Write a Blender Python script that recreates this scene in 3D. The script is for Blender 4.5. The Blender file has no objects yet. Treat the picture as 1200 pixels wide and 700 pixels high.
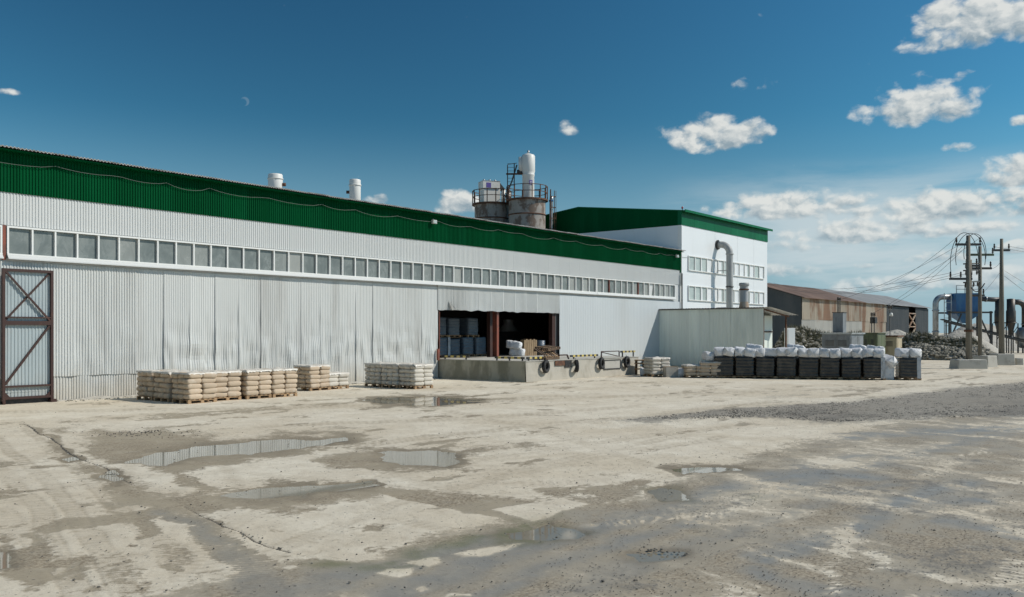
import bpy, math, random
import numpy as np
from mathutils import Vector, Matrix, noise as mnoise

R = math.radians
scene = bpy.context.scene
COL = scene.collection
rng = random.Random(7)

# ------------------------------------------------------------------ camera
CAM_H = 2.4
FOCAL = 1044.0                      # focal length in units of the photo's 1200 px width
FW = (0.7842, 0.6205)               # the way the camera faces, on the ground
RT = (0.6205, -0.7842)
cam_data = bpy.data.cameras.new('camera')
cam = bpy.data.objects.new('camera', cam_data)
COL.objects.link(cam)
cam.location = (0, 0, CAM_H)
cam.rotation_euler = (R(90), 0, math.atan2(FW[1], FW[0]) - R(90))
cam_data.sensor_width = 36
cam_data.lens = FOCAL / 1200 * 36
cam_data.shift_y = 40 / 1200
cam_data.clip_end = 9000
scene.camera = cam

# ------------------------------------------------------------------ light and exposure
SUN = Vector((1.0, -1.37, 1.5)).normalized()        # towards the sun
sun_el = math.asin(SUN.z)
sun_data = bpy.data.lights.new('sun', 'SUN')
sun_data.energy = 4.0
sun_data.angle = R(0.5)
sun_data.color = (1.0, 0.945, 0.85)
sun = bpy.data.objects.new('sun', sun_data)
COL.objects.link(sun)
sun.rotation_euler = SUN.to_track_quat('Z', 'Y').to_euler()

scene.view_settings.view_transform = 'Standard'
scene.view_settings.look = 'None'
scene.view_settings.gamma = 1
scene.view_settings.use_curve_mapping = False
scene.view_settings.exposure = 0.0
scene.render.engine = 'CYCLES'
scene.cycles.use_denoising = True
scene.cycles.max_bounces = 8
scene.cycles.diffuse_bounces = 4

world = bpy.data.worlds.new('World')
scene.world = world
world.use_nodes = True
wt = world.node_tree
wt.nodes.clear()


class NT:
    """small helper for node graphs; every method returns an output socket"""
    def __init__(self, tree):
        self.t = tree

    def node(self, typ, **kw):
        n = self.t.nodes.new(typ)
        for k, v in kw.items():
            setattr(n, k, v)
        return n

    def put(self, sock, v):
        if isinstance(v, bpy.types.NodeSocket):
            self.t.links.new(v, sock)
        elif v is not None:
            sock.default_value = v

    def m(self, op, a, b=None, c=None, clamp=False):
        n = self.node('ShaderNodeMath', operation=op, use_clamp=clamp)
        self.put(n.inputs[0], a)
        if b is not None:
            self.put(n.inputs[1], b)
        if c is not None:
            self.put(n.inputs[2], c)
        return n.outputs[0]

    def vm(self, op, a, b=None):
        n = self.node('ShaderNodeVectorMath', operation=op)
        self.put(n.inputs[0], a)
        if b is not None:
            self.put(n.inputs[1], b)
        return n.outputs['Value'] if op in ('DOT_PRODUCT', 'LENGTH') else n.outputs['Vector']

    def noise(self, vec, scale, detail=4, rough=0.55, dist=0.0, dims='3D', color=False):
        n = self.node('ShaderNodeTexNoise', noise_dimensions=dims)
        if vec is not None:
            self.put(n.inputs['Vector'], vec)
        self.put(n.inputs['Scale'], scale)
        self.put(n.inputs['Detail'], detail)
        self.put(n.inputs['Roughness'], rough)
        self.put(n.inputs['Distortion'], dist)
        return n.outputs[1 if color else 0]

    def vor(self, vec, scale, feature='F1', rnd=1.0, out=0):
        n = self.node('ShaderNodeTexVoronoi', feature=feature)
        self.put(n.inputs['Vector'], vec)
        self.put(n.inputs['Scale'], scale)
        self.put(n.inputs['Randomness'], rnd)
        return n.outputs[out]

    def ss(self, v, a, b, lo=0.0, hi=1.0):
        n = self.node('ShaderNodeMapRange', interpolation_type='SMOOTHSTEP')
        self.put(n.inputs[0], v)
        n.inputs[1].default_value = a
        n.inputs[2].default_value = b
        n.inputs[3].default_value = lo
        n.inputs[4].default_value = hi
        return n.outputs[0]

    def mix(self, f, a, b, mode='MIX'):
        n = self.node('ShaderNodeMix', data_type='RGBA', blend_type=mode)
        self.put(n.inputs[0], f)
        self.put(n.inputs[6], a if isinstance(a, bpy.types.NodeSocket) else tuple(a)[:3] + (1,))
        self.put(n.inputs[7], b if isinstance(b, bpy.types.NodeSocket) else tuple(b)[:3] + (1,))
        return n.outputs[2]

    def xyz(self, x, y, z):
        n = self.node('ShaderNodeCombineXYZ')
        self.put(n.inputs[0], x); self.put(n.inputs[1], y); self.put(n.inputs[2], z)
        return n.outputs[0]

    def sep(self, v):
        n = self.node('ShaderNodeSeparateXYZ')
        self.put(n.inputs[0], v)
        return n.outputs[0], n.outputs[1], n.outputs[2]

    def scaled(self, vec, s):
        n = self.node('ShaderNodeMapping')
        self.put(n.inputs[0], vec)
        n.inputs['Scale'].default_value = s
        return n.outputs[0]

    def bump(self, h, strength=0.3, dist=0.02):
        n = self.node('ShaderNodeBump')
        n.inputs['Strength'].default_value = strength
        n.inputs['Distance'].default_value = dist
        self.put(n.inputs['Height'], h)
        return n.outputs[0]


def build_sky():
    w = NT(wt)
    sky = w.node('ShaderNodeTexSky', sky_type='NISHITA')
    sky.sun_disc = False
    sky.sun_elevation = sun_el
    sky.sun_rotation = math.atan2(SUN.x, SUN.y)
    sky.air_density = 0.8
    sky.dust_density = 0.0
    sky.ozone_density = 6.0
    # the deep, slightly teal blue of a polarised clear sky
    cr, cg, cb = w.sep(sky.outputs[0])
    sd = w.m('MULTIPLY', w.vm('DOT_PRODUCT', w.vm('NORMALIZE', w.node('ShaderNodeTexCoord').outputs['Generated']), tuple(SUN)), 1.0)
    c2 = w.m('MULTIPLY', sd, sd)
    pol = w.m('SUBTRACT', 1.0, w.m('MULTIPLY', w.m('DIVIDE', w.m('SUBTRACT', 1.0, c2), w.m('ADD', 1.0, c2)), .52))
    pol = w.m('DIVIDE', pol, .53)
    deep = w.xyz(w.m('MULTIPLY', w.m('MULTIPLY', w.m('POWER', cr, 1.5), .50), pol), w.m('MULTIPLY', w.m('MULTIPLY', w.m('POWER', cg, 1.35), .90), pol), w.m('MULTIPLY', w.m('MULTIPLY', w.m('POWER', cb, 1.2), .83), pol))
    bg1 = w.node('ShaderNodeBackground')
    hz = w.ss(w.sep(w.node('ShaderNodeTexCoord').outputs['Generated'])[2], .24, -.01, 0, .95)
    w.put(bg1.inputs[0], w.mix(hz, deep, (5.0, 7.2, 8.8)))
    bg1.inputs[1].default_value = 0.06
    # clouds: cumulus heaps at their compass bearing and height, ragged by noise
    d = w.vm('NORMALIZE', w.node('ShaderNodeTexCoord').outputs['Generated'])
    dx, dy, dz = w.sep(d)
    base_az = math.atan2(FW[1], FW[0])
    # bearing to the right of the middle of the view, in radians
    rx = w.vm('DOT_PRODUCT', d, (RT[0], RT[1], 0))
    rf = w.vm('DOT_PRODUCT', d, (FW[0], FW[1], 0))
    az = w.m('ARCTAN2', rx, rf)
    el = w.m('ARCSINE', dz)
    P0 = w.xyz(dx, dy, w.m('MULTIPLY', dz, 1.5))
    wn = w.noise(P0, 24, 4, .6, 0, color=True)
    P = w.vm('ADD', P0, w.vm('MULTIPLY', w.vm('SUBTRACT', wn, (.5, .5, .5)), (.022, .022, .022)))

    def puff(p):
        a = w.m('SUBTRACT', .55, w.vor(p, 30, 'F1'))
        b = w.m('SUBTRACT', .55, w.vor(p, 66, 'F1'))
        c = w.m('SUBTRACT', w.noise(p, 36, 6, .58), .5)
        return w.m('ADD', w.m('MULTIPLY', a, .85), w.m('ADD', w.m('MULTIPLY', b, .45), w.m('ADD', w.m('MULTIPLY', c, 1.6), w.m('MULTIPLY', w.m('SUBTRACT', w.noise(p, 120, 4, .55), .5), .30))))
    n_here = puff(P)
    n_sun = puff(w.vm('ADD', P, tuple(Vector((SUN.x, SUN.y, SUN.z * 1.5)) * .006)))
    n_big = w.noise(P0, 9, 3, .5)

    def pd(px, py):
        x = (px - 600) / FOCAL; z = (390 - py) / FOCAL
        return math.atan(x), math.asin(z / math.sqrt(1 + x * x + z * z))
    # (px, py, half width, height above, depth below) for the heaps that show; then more of the same all round the sky
    C = [(840, 164, 66, 25, 15, 1.05), (1082, 128, 62, 34, 18, 1.05), (1150, 22, 70, 34, 30, 1), (1092, 48, 44, 16, 16, .9), (1198, 25, 40, 40, 24, 1),
         (667, 150, 24, 12, 10, .85), (1180, 208, 40, 26, 11, 1.1), (1130, 172, 24, 8, 7, .6),
         (945, 244, 100, 22, 14, 1.0), (1105, 246, 110, 25, 15, 1.0), (1015, 274, 105, 20, 12, 1.0), (1200, 240, 70, 20, 14, 1.0), (1130, 268, 80, 12, 9, .8), (905, 292, 60, 12, 9, .8),
         (535, 240, 34, 18, 14, 1), (440, 234, 20, 8, 8, .9), (1198, 142, 16, 9, 7, .7), (858, 240, 12, 9, 8, .5),
         (1010, 312, 16, 7, 5, .8), (915, 318, 60, 12, 9, .8), (1030, 335, 70, 14, 10, .85), (1150, 328, 60, 20, 12, .9), (1195, 290, 24, 10, 8, .9),
         (985, 345, 50, 10, 10, .7), (1110, 300, 60, 12, 10, .7),
         (12, 108, 18, 6, 5, .45), (880, 105, 42, 34, 30, .12)]
    blobs = [pd(c[0], c[1]) + (c[2] / FOCAL, c[3] / FOCAL, c[4] / FOCAL, c[5]) for c in C]
    r2 = random.Random(3)
    for i in range(26):
        a = r2.uniform(0.62, 2 * math.pi - 0.75)
        e = r2.choice([r2.uniform(.05, .15), r2.uniform(.12, .5)])
        s = r2.uniform(.04, .12)
        blobs.append(((a + math.pi) % (2 * math.pi) - math.pi, e, s, s * .36, s * .22, 1))
    dens = None
    vert = None
    wsum = None
    for (a, e, hw, up, dn, amp) in blobs:
        u = w.m('DIVIDE', w.m('SUBTRACT', az, a), hw)
        v0 = w.m('SUBTRACT', el, e)
        v = w.m('ADD', w.m('DIVIDE', w.m('MAXIMUM', v0, 0.0), up), w.m('DIVIDE', w.m('MINIMUM', v0, 0.0), dn))
        r = w.m('ADD', w.m('MULTIPLY', u, u), w.m('MULTIPLY', v, v))
        b = w.m('SUBTRACT', w.m('MULTIPLY', w.m('SUBTRACT', 1.0, r), .95), 1.0 - amp)
        b = w.m('MAXIMUM', b, -0.8)
        bw = w.m('MAXIMUM', b, 0.0)
        dens = b if dens is None else w.m('SMOOTH_MAX', dens, b, 0.25)
        vv = w.m('MULTIPLY', bw, v)
        vert = vv if vert is None else w.m('ADD', vert, vv)
        wsum = bw if wsum is None else w.m('ADD', wsum, bw)
    vert = w.m('DIVIDE', vert, w.m('ADD', wsum, .12))
    frag = w.m('ADD', w.m('MULTIPLY', w.m('SUBTRACT', n_big, .5), .9), w.m('MULTIPLY', n_here, 1.0))
    dd = w.m('ADD', w.m('SUBTRACT', dens, .08), frag)
    cover = w.ss(dd, 0.0, 0.72)
    # thin veil low in the sky
    veil_n = w.noise(w.xyz(az, w.m('MULTIPLY', el, 7.0), 0.0), 4.0, 6, 0.6, 0.4)
    low = w.m('MULTIPLY', w.ss(el, 0.012, 0.07), w.ss(el, 0.19, 0.12))
    side = w.m('MULTIPLY', w.ss(az, 0.10, 0.34), w.ss(az, 3.1, 2.0))
    veil = w.m('MULTIPLY', w.m('MULTIPLY', w.ss(veil_n, 0.30, 0.62), low), w.m('MULTIPLY', side, .82))
    lit = w.m('ADD', w.m('ADD', 0.60, w.m('MULTIPLY', vert, 0.75)), w.m('MULTIPLY', w.m('SUBTRACT', n_here, n_sun), 1.5))
    lit = w.m('ADD', lit, w.m('MULTIPLY', w.m('SUBTRACT', dd, .7), -0.16))
    lit = w.m('MINIMUM', w.m('MAXIMUM', lit, 0.0), 1.0)
    ccol = w.mix(lit, (0.29, 0.37, 0.42), (0.76, 0.77, 0.74))
    ccol = w.mix(w.m('MULTIPLY', w.ss(el, 0.16, 0.02), 0.42), ccol, (0.40, 0.54, 0.61))
    bg2 = w.node('ShaderNodeBackground')
    w.put(bg2.inputs[0], ccol)
    bg2.inputs[1].default_value = 1.0
    bg3 = w.node('ShaderNodeBackground')
    bg3.inputs[0].default_value = (0.58, 0.66, 0.69, 1)
    mixv = w.node('ShaderNodeMixShader')
    w.put(mixv.inputs[0], veil); w.put(mixv.inputs[1], bg1.outputs[0]); w.put(mixv.inputs[2], bg3.outputs[0])
    ma, me_ = pd(287, 119)
    mu = w.m('SUBTRACT', az, ma); mv = w.m('SUBTRACT', el, me_)
    disc = lambda ox, oy: w.m('SQRT', w.m('ADD', w.m('POWER', w.m('ABSOLUTE', w.m('SUBTRACT', mu, ox)), 2.0), w.m('POWER', w.m('ABSOLUTE', w.m('SUBTRACT', mv, oy)), 2.0)))
    cres = w.m('MULTIPLY', w.ss(disc(0, 0), .0050, .0040), w.ss(disc(-.0022, -.0012), .0032, .0048))
    bg4 = w.node('ShaderNodeBackground'); bg4.inputs[0].default_value = (.35, .45, .52, 1)
    mixm = w.node('ShaderNodeMixShader')
    w.put(mixm.inputs[0], w.m('MULTIPLY', cres, .22)); w.put(mixm.inputs[1], mixv.outputs[0]); w.put(mixm.inputs[2], bg4.outputs[0])
    mixc = w.node('ShaderNodeMixShader')
    w.put(mixc.inputs[0], w.m('MULTIPLY', cover, 0.93)); w.put(mixc.inputs[1], mixm.outputs[0]); w.put(mixc.inputs[2], bg2.outputs[0])
    out = w.node('ShaderNodeOutputWorld')
    w.put(out.inputs[0], mixc.outputs[0])


build_sky()
world.cycles.sampling_method = 'MANUAL'
world.cycles.sample_map_resolution = 512


# ------------------------------------------------------------------ helpers
def gp(u, v, z=0.0):
    """point of the level z that the photo shows at pixel (u, v): the survey used to lay out the yard"""
    d = FOCAL * (CAM_H - z) / (v - 390.0)
    s = (u - 600) / FOCAL * d
    return (d * FW[0] + s * RT[0], d * FW[1] + s * RT[1])


class MB:
    def __init__(self):
        self.v = []; self.f = []

    def quad(self, a, b, c, d):
        i = len(self.v); self.v += [a, b, c, d]; self.f.append((i, i + 1, i + 2, i + 3)); return self

    def poly(self, pts):
        i = len(self.v); self.v += list(pts); self.f.append(tuple(range(i, i + len(pts)))); return self

    def box(self, x0, x1, y0, y1, z0, z1):
        i = len(self.v)
        self.v += [(x0, y0, z0), (x1, y0, z0), (x1, y1, z0), (x0, y1, z0), (x0, y0, z1), (x1, y0, z1), (x1, y1, z1), (x0, y1, z1)]
        for f in ((3, 2, 1, 0), (4, 5, 6, 7), (0, 1, 5, 4), (1, 2, 6, 5), (2, 3, 7, 6), (3, 0, 4, 7)):
            self.f.append(tuple(i + k for k in f))
        return self

    def bar(self, a, b, w, h=None, up=(0, 0, 1)):
        """a square bar from a to b"""
        h = w if h is None else h
        a = Vector(a); b = Vector(b); d = (b - a).normalized(); up = Vector(up)
        if abs(d.dot(up)) > 0.98:
            up = Vector((1, 0, 0))
        s = d.cross(up).normalized(); t = s.cross(d).normalized()
        i = len(self.v)
        for p in (a, b):
            for (q, r) in ((-1, -1), (1, -1), (1, 1), (-1, 1)):
                self.v.append(tuple(p + s * (q * w / 2) + t * (r * h / 2)))
        for f in ((0, 1, 2, 3), (7, 6, 5, 4), (0, 4, 5, 1), (1, 5, 6, 2), (2, 6, 7, 3), (3, 7, 4, 0)):
            self.f.append(tuple(i + k for k in f))
        return self

    def tube(self, pts, r, n=12, caps=True):
        """a round tube along pts; r a number or one radius for each point"""
        pts = [Vector(p) for p in pts]
        rs = r if isinstance(r, (list, tuple)) else [r] * len(pts)
        prev = None; i0 = len(self.v)
        for k, p in enumerate(pts):
            if k == 0: d = pts[1] - p
            elif k == len(pts) - 1: d = p - pts[k - 1]
            else: d = (pts[k + 1] - p).normalized() + (p - pts[k - 1]).normalized()
            d.normalize()
            if prev is None:
                ref = Vector((0, 0, 1)) if abs(d.z) < 0.9 else Vector((1, 0, 0))
                s = d.cross(ref).normalized()
            else:
                s = (prev - d * prev.dot(d)).normalized()
            prev = s; t = d.cross(s)
            for j in range(n):
                a = 2 * math.pi * j / n
                self.v.append(tuple(p + (s * math.cos(a) + t * math.sin(a)) * rs[k]))
        for k in range(len(pts) - 1):
            for j in range(n):
                a = i0 + k * n + j; b = i0 + k * n + (j + 1) % n
                self.f.append((a, b, b + n, a + n))
        if caps:
            self.f.append(tuple(i0 + j for j in range(n))[::-1])
            self.f.append(tuple(i0 + (len(pts) - 1) * n + j for j in range(n)))
        return self

    def lathe(self, c, prof, n=24, axis='z'):
        """turn a profile of (radius, height) about c"""
        i0 = len(self.v)
        for (r, h) in prof:
            for j in range(n):
                a = 2 * math.pi * j / n
                p = (r * math.cos(a), r * math.sin(a), h)
                if axis == 'y': p = (p[0], p[2], p[1])
                if axis == 'x': p = (p[2], p[0], p[1])
                self.v.append((c[0] + p[0], c[1] + p[1], c[2] + p[2]))
        for k in range(len(prof) - 1):
            for j in range(n):
                a = i0 + k * n + j; b = i0 + k * n + (j + 1) % n
                self.f.append((a, b, b + n, a + n))
        return self

    def grid(self, fn, nu, nv, flip=False):
        i0 = len(self.v)
        for a in range(nu + 1):
            for b in range(nv + 1):
                self.v.append(fn(a / nu, b / nv))
        for a in range(nu):
            for b in range(nv):
                q = i0 + a * (nv + 1) + b
                f = (q, q + nv + 1, q + nv + 2, q + 1)
                self.f.append(f[::-1] if flip else f)
        return self

    def mesh(self, name, mat, smooth=False):
        me = bpy.data.meshes.new(name)
        me.from_pydata(self.v, [], self.f)
        if smooth:
            me.polygons.foreach_set('use_smooth', [True] * len(me.polygons))
        if mat: me.materials.append(mat)
        me.update()
        return me

    def build(self, name, mat, parent=None, smooth=False, **kw):
        return link(name, self.mesh(name, mat, smooth), parent, **kw)


def link(name, data, parent=None, loc=None, rot=None, label=None, cat=None, group=None, kind=None):
    o = bpy.data.objects.new(name, data)
    COL.objects.link(o)
    if parent is not None: o.parent = parent
    if loc is not None: o.location = loc
    if rot is not None: o.rotation_euler = (0, 0, rot) if not isinstance(rot, (tuple, list)) else rot
    tag(o, label, cat, group, kind)
    return o


def tag(o, label=None, cat=None, group=None, kind=None):
    if label: o['label'] = label
    if cat: o['category'] = cat
    if group: o['group'] = group
    if kind: o['kind'] = kind
    return o


def thing(name, label, cat, loc=(0, 0, 0), rot=0, group=None):
    return link(name, None, None, loc, rot, label, cat, group)


def smooth_by_angle(me, deg=35):
    me.polygons.foreach_set('use_smooth', [True] * len(me.polygons))
    try:
        me.set_sharp_from_angle(angle=R(deg))
    except Exception:
        pass
    return me


# ------------------------------------------------------------------ materials
def material(name, col, rough=0.65, metal=0.0, col2=None, scale=1.5, thresh=(0.45, 0.65), amount=1.0, streak=1.0, var=0.10,
             bump=0.0, bscale=30, bdist=0.01, spec=0.5, rnd=0.0, detail=6, dust=None):
    """plain surface: base colour with cloudy variation, an optional second colour in patches, fine relief, dust low down"""
    m = bpy.data.materials.new(name)
    m.use_nodes = True
    t = m.node_tree; t.nodes.clear(); w = NT(t)
    pos = w.node('ShaderNodeNewGeometry').outputs['Position']
    p = w.scaled(pos, (1, 1, 1.0 / streak)) if streak != 1 else pos
    c = w.mix(w.noise(p, scale * 0.7, 5, 0.6), [x * (1 - var) for x in col], [min(1, x * (1 + var)) for x in col])
    if col2 is not None:
        f = w.m('MULTIPLY', w.ss(w.noise(p, scale, detail, 0.62, 0.2), thresh[0], thresh[1]), amount)
        c = w.mix(f, c, col2)
    if rnd:
        oi = w.node('ShaderNodeObjectInfo').outputs['Random']
        k = w.m('ADD', 1 - rnd, w.m('MULTIPLY', oi, 2 * rnd))
        c = w.mix(1.0, c, w.xyz(k, k, k), 'MULTIPLY')
    if dust is not None:
        z = w.sep(pos)[2]
        nz = w.noise(w.scaled(pos, (1, 1, .35)), 2.5, 5, .6)
        f = w.ss(w.m('ADD', z, w.m('MULTIPLY', nz, -1.6)), 0.5, -0.9)
        c = w.mix(w.m('MULTIPLY', f, dust), c, (0.46, 0.42, 0.35))
    b = w.node('ShaderNodeBsdfPrincipled')
    w.put(b.inputs['Base Color'], c)
    w.put(b.inputs['Roughness'], w.m('ADD', rough - 0.08, w.m('MULTIPLY', w.noise(p, scale * 2.3, 4, .6), 0.16)))
    b.inputs['Metallic'].default_value = metal
    b.inputs['Specular IOR Level'].default_value = spec
    if bump:
        w.put(b.inputs['Normal'], w.bump(w.noise(pos, bscale, 5, 0.6), bump, bdist))
    o = w.node('ShaderNodeOutputMaterial')
    w.put(o.inputs[0], b.outputs[0])
    return m


M = {}
M['sheet'] = material('white_corrugated_sheet', (0.55, 0.56, 0.54), 0.45, 0.0, (0.40, 0.395, 0.37), 0.8, (.48, .75), .8, 7, .07, rnd=.04, dust=.7)
M['sheet_new'] = material('pale_grey_sheet', (0.50, 0.53, 0.54), 0.42, 0.0, (0.44, 0.45, 0.44), 0.5, (.5, .8), .7, 5, .04, rnd=.015, dust=.5)
M['sheet_up'] = material('upper_white_sheet', (0.545, 0.555, 0.54), 0.45, 0, (0.50, 0.50, 0.48), .6, (.5, .8), .6, 5, .03, rnd=.015)
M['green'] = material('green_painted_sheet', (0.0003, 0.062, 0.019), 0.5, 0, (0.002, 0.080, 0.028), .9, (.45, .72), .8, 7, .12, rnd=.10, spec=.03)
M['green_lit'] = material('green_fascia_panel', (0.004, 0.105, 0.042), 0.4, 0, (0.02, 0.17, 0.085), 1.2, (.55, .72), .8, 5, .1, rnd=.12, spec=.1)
M['white_trim'] = material('white_trim', (0.74, 0.74, 0.71), 0.4, var=.04, scale=2)
M['panel'] = material('white_sandwich_panel', (0.70, 0.725, 0.735), 0.38, 0, (0.62, 0.63, 0.62), .4, (.5, .8), .6, 4, .03)
M['asbestos'] = material('asbestos_cement_roof', (0.42, 0.41, 0.39), .85, 0, (0.25, .24, .22), 1.2, var=.15)
M['redsteel'] = material('red_oxide_steel', (0.22, 0.060, 0.035), 0.6, 0, (0.12, .05, .035), 2, var=.15)
M['gate'] = material('brown_rust_steel', (0.042, 0.016, 0.011), 0.55, 0, (0.10, .04, .022), 2.5, (.55, .75), .7, var=.2)
M['gate_sheet'] = material('galvanised_gate_sheet', (0.36, 0.41, 0.42), 0.42, 0.08, (0.40, .405, .39), .9, (.5, .75), .8, 3, .08, dust=.4)
M['galv'] = material('galvanised_steel', (0.42, 0.43, 0.43), 0.4, 0.55, (0.30, .30, .29), 1.5, var=.12)
M['galv_dull'] = material('dull_galvanised_sheet', (0.68, 0.735, 0.68), 0.6, 0.0, (0.54, .59, .545), .9, (.45, .7), .95, 7, .14, dust=.35, rnd=.10)
M['concrete'] = material('weathered_concrete', (0.40, 0.375, 0.32), .9, 0, (0.27, .25, .205), 1.1, (.45, .62), .9, 1.8, .14, bump=.5, bscale=14, bdist=.02, dust=.5)
M['concrete_shade_stained'] = material('shade_darkened_stained_concrete', (0.33, 0.315, 0.25), .9, 0, (0.17, .165, .12), 1.3, (.42, .6), .95, 2.2, .16, bump=.6, bscale=12, bdist=.02, dust=.2)  # stained concrete for the dock side, base also darkened to paint its shade
M['concrete_pale'] = material('pale_concrete', (0.44, 0.42, 0.37), .9, 0, (0.30, .28, .24), 1.6, (.5, .7), .8, 1, .1, bump=.4, bscale=16)
M['pole'] = material('grey_concrete_pole', (0.17, 0.155, 0.125), .9, 0, (0.09, .08, .065), 1.5, (.5, .7), .7, 4, .15)
M['bag'] = material('tan_paper_bag', (0.47, 0.37, 0.265), .8, 0, (0.57, .49, .40), 3, (.5, .72), .7, 1, .12, bump=.35, bscale=22, bdist=.02, rnd=.10)
M['bag_white'] = material('dusty_white_bag', (0.54, 0.50, 0.43), .75, 0, (0.42, .38, .31), 3, (.5, .72), .6, 1, .1, bump=.35, bscale=20, bdist=.02, rnd=.06)
M['film'] = material('dusty_clear_film', (0.60, 0.56, 0.49), .35, 0, (0.48, .43, .36), 5, (.45, .65), .7, 1, .1, bump=.8, bscale=14, bdist=.03, spec=.7)
M['film_grey'] = material('dusty_grey_film', (0.40, 0.37, 0.32), .5, 0, (0.33, .30, .26), 4, (.45, .65), .7, 1, .1, bump=.6, bscale=12, bdist=.03)
M['film_black'] = material('black_stretch_film', (0.027, 0.024, 0.020), .30, 0, (0.10, .086, .066), 2.4, (.46, .72), .75, 1.3, .25, bump=1.0, bscale=11, bdist=.03, spec=.6)
M['film_blue'] = material('blue_stretch_film', (0.085, 0.115, 0.15), .3, 0, (0.16, .185, .20), 3.2, (.5, .75), .75, .35, .2, bump=.7, bscale=11, bdist=.03, spec=.6)
M['film_white'] = material('white_stretch_film', (0.50, 0.52, 0.54), .3, 0, (0.30, .32, .34), 5, (.45, .6), .8, 2, .1, bump=1, bscale=13, bdist=.04, spec=.8)
M['sack'] = material('white_woven_sack', (0.66, 0.66, 0.66), .5, 0, (0.46, .47, .48), 5, (.5, .68), .8, 1, .06, bump=.8, bscale=10, bdist=.04, rnd=.05)
M['wood'] = material('pallet_wood', (0.36, 0.235, 0.13), .85, 0, (0.25, .16, .095), 4, (.45, .65), .8, 1, .2, bump=.3, bscale=40, rnd=.15)
M['wood_dark'] = material('old_brown_wood', (0.115, 0.075, 0.045), .9, 0, (0.07, .045, .03), 4, var=.2, rnd=.2)
M['cardboard'] = material('brown_cardboard', (0.26, 0.185, 0.11), .85, 0, (0.20, .14, .08), 3, var=.12, rnd=.1)
M['rubber'] = material('tyre_rubber', (0.022, 0.022, 0.022), .75, 0, (0.07, .065, .06), 5, (.5, .75), .6, var=.15)
M['yellow'] = material('yellow_paint', (0.55, 0.42, 0.10), .6, 0, (0.42, .36, .22), 6, var=.12)
M['black'] = material('black_paint', (0.018, 0.018, 0.018), .5, 0, (0.05, .045, .04), 6, var=.2)
M['silo'] = material('flaking_white_silo', (0.30, 0.275, 0.245), .8, 0, (0.115, .075, .052), 1.7, (.46, .58), .85, 1.5, .3, detail=9)
M['white_steel'] = material('white_painted_steel', (0.66, 0.65, 0.61), .45, 0, (0.42, .36, .29), 1.1, (.58, .72), .7, 4, .06)
M['rust'] = material('brown_rust', (0.085, 0.040, 0.024), .85, 0, (0.15, .07, .035), 4, var=.25)
M['rust_sheet'] = material('rusted_wall_sheet', (0.40, 0.345, 0.27), .75, 0, (0.24, .135, .08), .5, (.46, .58), .9, 5, .12, detail=8, rnd=.1)
M['rust_roof'] = material('rusted_roof_sheet', (0.115, 0.068, 0.045), .8, 0, (0.18, .11, .075), .35, (.45, .65), .9, 1, .2)
M['grey_roof'] = material('grey_roof_sheet', (0.20, 0.20, 0.195), .7, 0, (0.27, .27, .26), .35, var=.1)
M['dark_sheet'] = material('slate_grey_sheet', (0.062, 0.070, 0.074), .65, 0, (0.09, .095, .095), .5, streak=4, var=.12, rnd=.06)
M['kiosk_grey'] = material('grey_kiosk_paint', (0.20, 0.215, 0.225), .5, 0, (0.15, .155, .16), 1.5, streak=3)
M['kiosk_green'] = material('olive_kiosk_paint', (0.115, 0.14, 0.075), .55, 0, (0.09, .10, .06), 1.5, streak=3)
M['kiosk_tan'] = material('tan_kiosk_paint', (0.45, 0.39, 0.27), .6, 0, (0.30, .2, .11), 1.5, (.5, .7), .8, 3)
M['blue'] = material('blue_hopper_paint', (0.024, 0.12, 0.28), .45, 0, (0.05, .16, .30), 1.0, var=.15, streak=3)
M['dark_steel'] = material('dark_grey_steel', (0.055, 0.055, 0.055), .5, 0.2, (0.10, .08, .06), 2, var=.2)
M['insulator'] = material('brown_glazed_porcelain', (0.028, 0.018, 0.014), .25, var=.1)
M['wire'] = material('dark_wire', (0.03, 0.03, 0.03), .5, var=.1)
M['duct'] = material('matte_zinc_duct', (0.36, 0.37, 0.365), .6, 0.1, (0.27, .275, .27), 1.2, var=.1, streak=3)
M['wire_grey'] = material('grey_cable', (0.07, 0.10, 0.08), .6, var=.1)
M['purple'] = material('purple_sign_paint', (0.11, 0.075, 0.30), .5, var=.05)
M['stone'] = material('rubble_stone', (0.36, 0.33, 0.27), .9, 0, (0.19, .175, .135), 1.5, (.4, .6), .9, 1, .25, bump=.4, bscale=18)
M['pebble'] = material('grey_pebble', (0.24, 0.22, 0.18), .85, 0, (0.075, .068, .058), 1.4, (.4, .6), .9, 1, .25)
M['interior'] = material('dark_interior', (0.10, 0.095, 0.09), .9, var=.1)  # one even dark grey for the inner wall cores
M['earth'] = material('pale_spoil', (0.45, 0.42, 0.36), .95, 0, (0.33, .31, .265), .35, (.45, .65), .8, .5, .12, bump=.7, bscale=2.5, bdist=.3)
M['weed'] = material('dark_dry_weed', (0.15, 0.14, 0.085), .9, 0, (0.085, .085, .05), 3, var=.3)


def pane_material():
    m = bpy.data.materials.new('dusty_window_glass')
    m.use_nodes = True
    t = m.node_tree; t.nodes.clear(); w = NT(t)
    pos = w.node('ShaderNodeNewGeometry').outputs['Position']
    oi = w.node('ShaderNodeObjectInfo').outputs['Random']
    n = w.noise(w.scaled(pos, (1, 1, .6)), 2.2, 6, .65, .6)
    c = w.mix(w.ss(n, .3, .75), (0.13, .150, .146), (0.225, .248, .236))
    c = w.mix(w.ss(oi, .55, 1.0, 0, .55), c, (0.40, .40, .37))
    b = w.node('ShaderNodeBsdfPrincipled')
    w.put(b.inputs['Base Color'], c)
    w.put(b.inputs['Roughness'], w.ss(n, .3, .7, .12, .35))
    o = w.node('ShaderNodeOutputMaterial'); w.put(o.inputs[0], b.outputs[0])
    return m


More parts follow.
